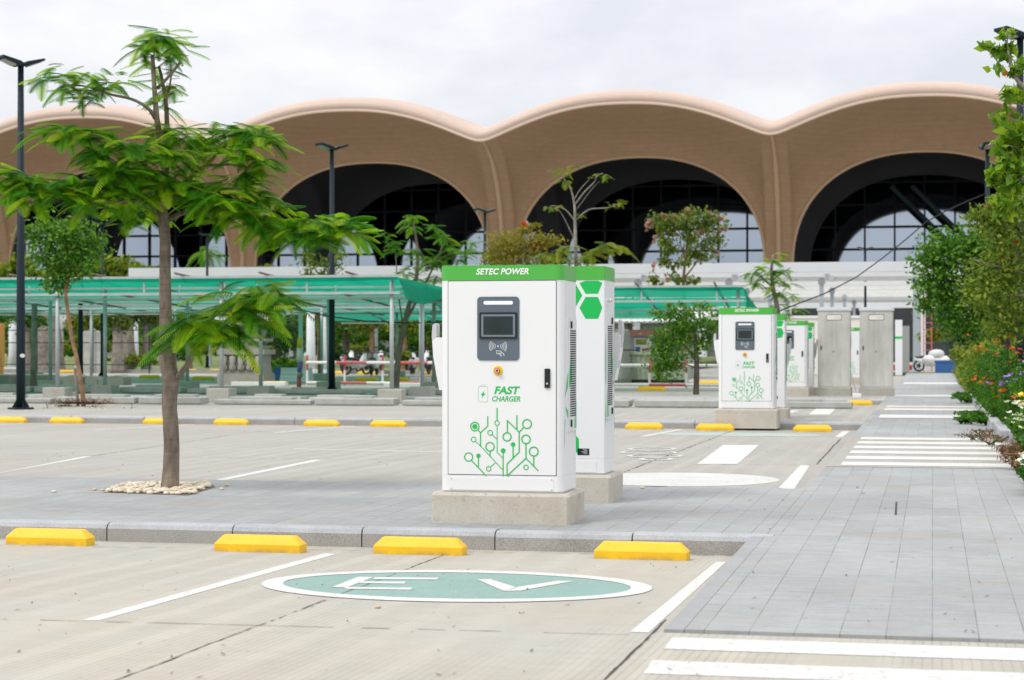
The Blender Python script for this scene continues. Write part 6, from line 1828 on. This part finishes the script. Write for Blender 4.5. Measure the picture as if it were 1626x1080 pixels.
# a far worker in a yellow vest
def worker(p, h=1.7):
    import bmesh
    J = {'pel': (0, 0, .93), 'sp': (0, 0, 1.15), 'ch': (0, 0, 1.35), 'nk': (0, 0, 1.47), 'hd': (0, .01, 1.58), 'ht': (0, .01, 1.70), 'ls': (-.19, 0, 1.40), 'le': (-.25, .03, 1.13), 'lh': (-.24, -.08, .90), 'rs': (.19, 0, 1.40), 're': (.26, .02, 1.13), 'rh': (.24, -.10, .92), 'lp': (-.1, 0, .88), 'lk': (-.12, -.03, .50), 'la': (-.12, .02, .08), 'lt': (-.13, -.14, .04), 'rp': (.1, 0, .88), 'rk': (.12, -.02, .50), 'ra': (.13, .03, .08), 'rt': (.14, -.13, .04)}
    E = [('pel', 'sp'), ('sp', 'ch'), ('ch', 'nk'), ('nk', 'hd'), ('hd', 'ht'), ('ch', 'ls'), ('ls', 'le'), ('le', 'lh'), ('ch', 'rs'), ('rs', 're'), ('re', 'rh'), ('pel', 'lp'), ('lp', 'lk'), ('lk', 'la'), ('la', 'lt'), ('pel', 'rp'), ('rp', 'rk'), ('rk', 'ra'), ('ra', 'rt')]
    rad = dict(pel=.14, sp=.13, ch=.15, nk=.055, hd=.095, ht=.07, ls=.065, le=.045, lh=.04, rs=.065, re=.045, rh=.04, lp=.09, lk=.06, la=.045, lt=.04, rp=.09, rk=.06, ra=.045, rt=.04)
    names = list(J); me = bpy.data.meshes.new('person'); me.from_pydata([J[n] for n in names], [(names.index(a), names.index(b)) for a, b in E], [])
    ob = bpy.data.objects.new('person', me); COL.objects.link(ob); md = ob.modifiers.new('skin', 'SKIN')
    for i, n in enumerate(names): me.skin_vertices[0].data[i].radius = (rad[n], rad[n] * .8); me.skin_vertices[0].data[i].use_root = n == 'pel'
    sub = ob.modifiers.new('sub', 'SUBSURF'); sub.levels = sub.render_levels = 1
    me.materials.append(M['denim']); ob.location = p
    m = MB(); m.s = True
    m.loft([[(rx * math.cos(a), ry * math.sin(a), z) for a in [2 * math.pi * k / 14 for k in range(14)]] for rx, ry, z in ((.19, .16, .88), (.185, .155, 1.1), (.21, .17, 1.33), (.17, .12, 1.45))]); m.build('vest', M['hivis'], ob)
    m = MB(); m.s = True; m.ball((0, .0, 1.60), .112, 12, 8, 0, (1, 1.1, 1.2)); m.build('head', M['skin'], ob)
    m = MB(); m.s = True; m.loft([[(r * math.cos(a), r * math.sin(a) * 1.1, z) for a in [2 * math.pi * k / 14 for k in range(14)]] for r, z in ((.155, 1.64), (.13, 1.66), (.12, 1.72), (.08, 1.77), (.01, 1.785))]); m.build('helmet', M['roofw'], ob)
    return ob


p = ground_at(157, 150, .2); tag(worker(p), 'far person in a yellow safety vest standing on the lawn left of the big trunk', 'person')

# ------------------------------------------------------------------ right hand planting
bed = MB(); bed.bx(1.062, 30, 16.51, 27.0, -.3, .155); bed.bx(1.08, 30, 27.0, 96, -.3, .2); struct(bed.build('flower_bed', M['soil']))
m = MB()
y = 28.2; q = random.Random(2)
while y < 90:
    L = 1.5
    m.box((0.99 + q.uniform(-.015, .015), y + L / 2, .22), (.15, L - .02, .2), 0, .02); y += L + .02
m.box((1.9, 28.12, .22), (1.7, .15, .2), 0, .02)
struct(m.build('bed_edging', M['kerbtop']))
# near corner planting with white flowers
def bed_plant(name, label, spots, leafm, size, aspect, flowers=None, group='plants in the flower bed', n=70, upb=.2, h=.5, w=.4, fsize=.06, fn=5, cat='plant', base=None):
    """spots: (x, y) roots of one clump"""
    cs = []; fl = []
    for (x, y, hh, ww) in spots:
        t = RNG.uniform(0, 1, n) ** .7; a = RNG.uniform(0, 6.28, n); r = np.sqrt(RNG.uniform(0, 1, n)) * ww * (.35 + .65 * t)
        cs.append(np.stack([x + r * np.cos(a), y + r * np.sin(a), .18 + hh * t * (1 - .25 * (r / ww) ** 2)], 1))
        if flowers:
            f = fn; a = RNG.uniform(0, 6.28, f); r = np.sqrt(RNG.uniform(0, 1, f)) * ww
            fl.append(np.stack([x + r * np.cos(a), y + r * np.sin(a), .2 + hh * RNG.uniform(.8, 1.12, f)], 1))
    b0 = Vector((spots[0][0], spots[0][1], .18))
    root = tree_root(name, label, cat, b0, group)
    np_mesh('leaves', leaf_quads(np.concatenate(cs), size, aspect, upb, -.6), 4, M[leafm], root, b0)
    mb = MB()
    for (x, y, hh, ww) in spots:
        for k in range(5): mb.tube([(x + random.uniform(-.05, .05), y, .15), (x + random.uniform(-.5, .5) * ww, y + random.uniform(-.4, .4) * ww, .18 + hh * .9)], .008, 4)
    mb.build('stems', M['leafd'], root, b0)
    if flowers:
        F_ = np.concatenate(fl); qs = []
        for p_ in F_:
            for k in range(6):
                a = 2 * math.pi * k / 6 + RNG.uniform(-.2, .2); e = RNG.uniform(-.1, .7); d = np.array([math.cos(a) * math.cos(e), math.sin(a) * math.cos(e), math.sin(e)]); s_ = fsize * RNG.uniform(.8, 1.2); wv = np.array([-math.sin(a), math.cos(a), 0]) * s_ * .45
                qs.append([p_, p_ + d * s_ * .6 + wv, p_ + d * s_, p_ + d * s_ * .6 - wv])
        np_mesh('flowers', np.array(qs), 4, M[flowers], root, b0)
    return root


R_ = random.Random(31)
def sp_(y0, y1, x0, x1, n, h, w):
    x0 -= 0.12 if x0 > 1.15 else 0; n = int(n * 1.6) if h > .3 else n
    return [(R_.uniform(x0, x1), R_.uniform(y0, y1), h * R_.uniform(.7, 1.2), w * R_.uniform(.7, 1.2)) for _ in range(n)]


bed_plant('flowering_plant', 'white flowered plant spilling over the walk at the right edge of the photo', sp_(18.2, 20.6, .92, 1.14, 9, .24, .17), 'leafg', .07, .45, 'fl_white', fn=7, fsize=.05, n=160)
bed_plant('flowering_plant', 'taller green plant dotted with white flowers beside the striped crossing', sp_(21.5, 26.8, 1.12, 1.6, 20, .5, .26), 'leafg', .09, .45, 'fl_white', fn=9, fsize=.06, n=240)
bed_plant('flowering_plant', 'yellow flowered plant at the right edge above the white flowers', sp_(22.5, 26.5, 1.3, 1.9, 8, .9, .26), 'leafg', .09, .45, 'fl_yellow', fn=6, fsize=.09, n=220)
bed_plant('dry_plant', 'dry brown creeping plant at the edge of the striped crossing', sp_(21.0, 25.4, .88, 1.12, 12, .12, .2), 'drytwig', .09, .18, None, n=110, cat='plant')
bed_plant('flowering_plant', 'large clump of purple flowers above the end of the bed kerb', sp_(28.8, 34, 1.3, 2.3, 16, .95, .4), 'leafg', .11, .3, 'fl_purple', fn=4, fsize=.075, n=330)
bed_plant('flowering_plant', 'clump of red orange marigolds behind the purple flowers', sp_(33.5, 41, 1.3, 2.4, 14, 1.15, .45), 'leafg', .12, .3, 'fl_orange', fn=2, fsize=.075, n=330)
bed_plant('flowering_plant', 'few orange blooms low among the purple flowers', sp_(28.6, 31.5, 1.3, 2.3, 5, .75, .3), 'leafg', .11, .3, 'fl_orange', fn=2, fsize=.10, n=140)
bed_plant('grassy_plant', 'fine green grassy clump at the edge of the walk past the marigolds', sp_(42, 52, 1.2, 2.3, 16, 1.1, .5), 'leafg', .2, .12, None, n=300)
bed_plant('bushy_plant', 'yellow green croton like bush far along the flower bed', sp_(52, 66, 1.2, 2.4, 14, 1.5, .6), 'leafy', .24, .3, 'fl_orange', fn=2, fsize=.12, n=260)
bed_plant('creeping_plant', 'flat green creeper lying over the walk before the purple flowers', sp_(33.5, 37, .55, 1.0, 9, .10, .32), 'leafg', .13, .55, None, n=110, upb=1.0)
bed_plant('creeping_plant', 'small green creeper on the walk edge further along', sp_(46, 50, .75, 1.05, 6, .12, .35), 'leafg', .14, .55, None, n=80, upb=1.0)
bed_plant('dry_plant', 'thin dry runners on the walk in front of the bed kerb', sp_(27.0, 30.5, .55, .95, 8, .05, .3), 'drytwig', .1, .12, None, n=40)
bed_plant('grassy_plant', 'soft green plants hanging over the bed kerb beside the purple flowers', sp_(30, 46, .98, 1.15, 17, .62, .26), 'leafg', .13, .22, 'fl_orange', fn=1, fsize=.09, n=170)
bed_plant('grassy_plant', 'soft yellow green plants hanging over the bed kerb far along the walk', sp_(46, 72, .98, 1.15, 17, .75, .35), 'leafy', .18, .22, None, n=150)
bed_plant('bushy_plant', 'tall broad green leaves behind the marigolds by the lamp posts', sp_(40, 50, 2.6, 4.2, 14, 1.9, .6), 'leafbig', .5, .28, 'fl_orange', fn=1, fsize=.09, n=90, upb=0.0)
bed_plant('bushy_plant', 'dense green foliage at the right edge behind the purple flowers', sp_(29, 36, 2.4, 3.6, 14, 1.35, .5), 'leafg', .14, .4, 'fl_yellow', fn=2, fsize=.10, n=330)
bed_plant('bushy_plant', 'dark undergrowth beneath the right hand trees', sp_(50, 64, 2.6, 5.5, 18, 2.3, .9), 'leafd', .26, .45, None, n=260)

# trees on the right
GR = 'trees over the flower bed at right'
b = Vector((4.3, 44, .2)); D = 44.0
leafy_tree('bushy_tree', 'broad green tree leaning over the walk beside the louvred canopy corner', b, D,
           [([(1600, 630), (1598, 560), (1590, 500), (1575, 450), (1560, 420)], .12, .05), ([(1585, 480), (1550, 450), (1510, 440), (1480, 430)], .05, .015), ([(1590, 500), (1540, 490), (1500, 500)], .04, .012), ([(1575, 450), (1590, 400), (1600, 370)], .05, .02), ([(1580, 470), (1620, 430), (1650, 420)], .05, .02)],
           [(1500, 400, 36, 28, 800), (1480, 420, 28, 22, 480), (1530, 385, 36, 24, 700), (1480, 455, 26, 24, 430), (1510, 445, 40, 30, 700), (1550, 430, 42, 34, 900), (1500, 490, 32, 20, 420), (1540, 480, 40, 28, 650), (1580, 470, 42, 36, 800), (1470, 480, 16, 12, 130), (1515, 520, 30, 14, 280), (1560, 520, 40, 18, 460), (1490, 465, 18, 14, 160), (1610, 500, 40, 30, 600), (1570, 390, 36, 26, 600)], 'leafm', .125, 'barkd', .5, group=GR, tight=.62, upb=.15, mult=1.0, extra=[('orange_leaves', [(1500, 405, 22, 18, 30), (1560, 450, 36, 30, 40), (1545, 400, 20, 15, 16)], 'fl_orange', .14, .5)])
b = Vector((5.2, 36, .2)); D = 34.0
leafy_tree('bushy_tree', 'olive brown tree with fine twigs filling the right edge at mid height', b, D,
           [([(1680, 640), (1675, 540), (1660, 450), (1640, 390), (1610, 350)], .1, .04), ([(1660, 450), (1610, 430), (1570, 420), (1540, 410)], .04, .012), ([(1655, 470), (1600, 470), (1560, 480)], .035, .01), ([(1668, 500), (1620, 510), (1580, 505)], .03, .01), ([(1640, 390), (1600, 360), (1560, 345)], .03, .01)],
           [(1590, 380, 36, 30, 520), (1610, 420, 34, 34, 620), (1575, 430, 32, 30, 450), (1600, 470, 40, 34, 560), (1560, 470, 30, 26, 300), (1555, 355, 22, 16, 160), (1590, 340, 34, 24, 420), (1620, 350, 30, 36, 500), (1620, 520, 30, 34, 380), (1585, 515, 34, 24, 260), (1570, 345, 20, 14, 120)], 'leafo2', .10, 'barkg', .5, group=GR, tight=.62, upb=.15, mult=1.0, extra=[('orange_leaves', [(1575, 330, 10, 8, 8), (1600, 400, 24, 26, 20)], 'fl_orange', .12, .5)])
b = Vector((3.9, 20.0, .17)); D = 21.0
leafy_tree('broad_leaved_tree', 'broad leaved branch reaching in from the right edge, with rounded yellow green leaves', b, D,
           [([(1700, 780), (1695, 600), (1685, 400), (1670, 250), (1640, 160), (1610, 120), (1600, 80)], .06, .012), ([(1610, 125), (1590, 105), (1570, 80)], .012, .005), ([(1612, 120), (1600, 75), (1600, 45)], .012, .005), ([(1650, 180), (1615, 165), (1590, 160)], .012, .005), ([(1672, 260), (1630, 240), (1600, 230)], .016, .006), ([(1682, 350), (1640, 300), (1600, 270), (1580, 265)], .016, .006), ([(1640, 165), (1610, 150), (1580, 150)], .008, .004)],
           [(1575, 70, 20, 14, 26), (1598, 48, 16, 16, 20), (1610, 80, 16, 24, 30), (1588, 100, 22, 16, 30), (1615, 112, 14, 20, 28), (1600, 150, 24, 16, 34), (1615, 170, 20, 22, 40), (1605, 195, 26, 22, 60), (1620, 215, 18, 26, 70), (1600, 225, 22, 22, 70), (1615, 260, 26, 28, 110), (1595, 270, 22, 24, 80), (1620, 305, 24, 34, 130), (1600, 320, 24, 22, 80), (1585, 280, 12, 14, 30)], 'leafbig', .135, 'barkg', .52, group=GR, sub=8, tight=.40, upb=.35, mult=1.0, extra=[('withered_leaves', [(1597, 116, 3, 4, 3), (1606, 200, 8, 8, 2)], 'fl_orange', .10, .6)])
b = Vector((6.5, 60, .2)); D = 60.0
leafy_tree('bushy_tree', 'dark tree deep behind the lamp posts at right', b, D, [([(1640, 620), (1635, 520), (1620, 450)], .14, .06)],
           [(1600, 480, 50, 40, 900), (1560, 500, 40, 36, 620), (1630, 440, 40, 50, 800), (1540, 530, 30, 26, 300), (1600, 540, 50, 30, 600)], 'leafd', .24, 'barkd', .5, group=GR)
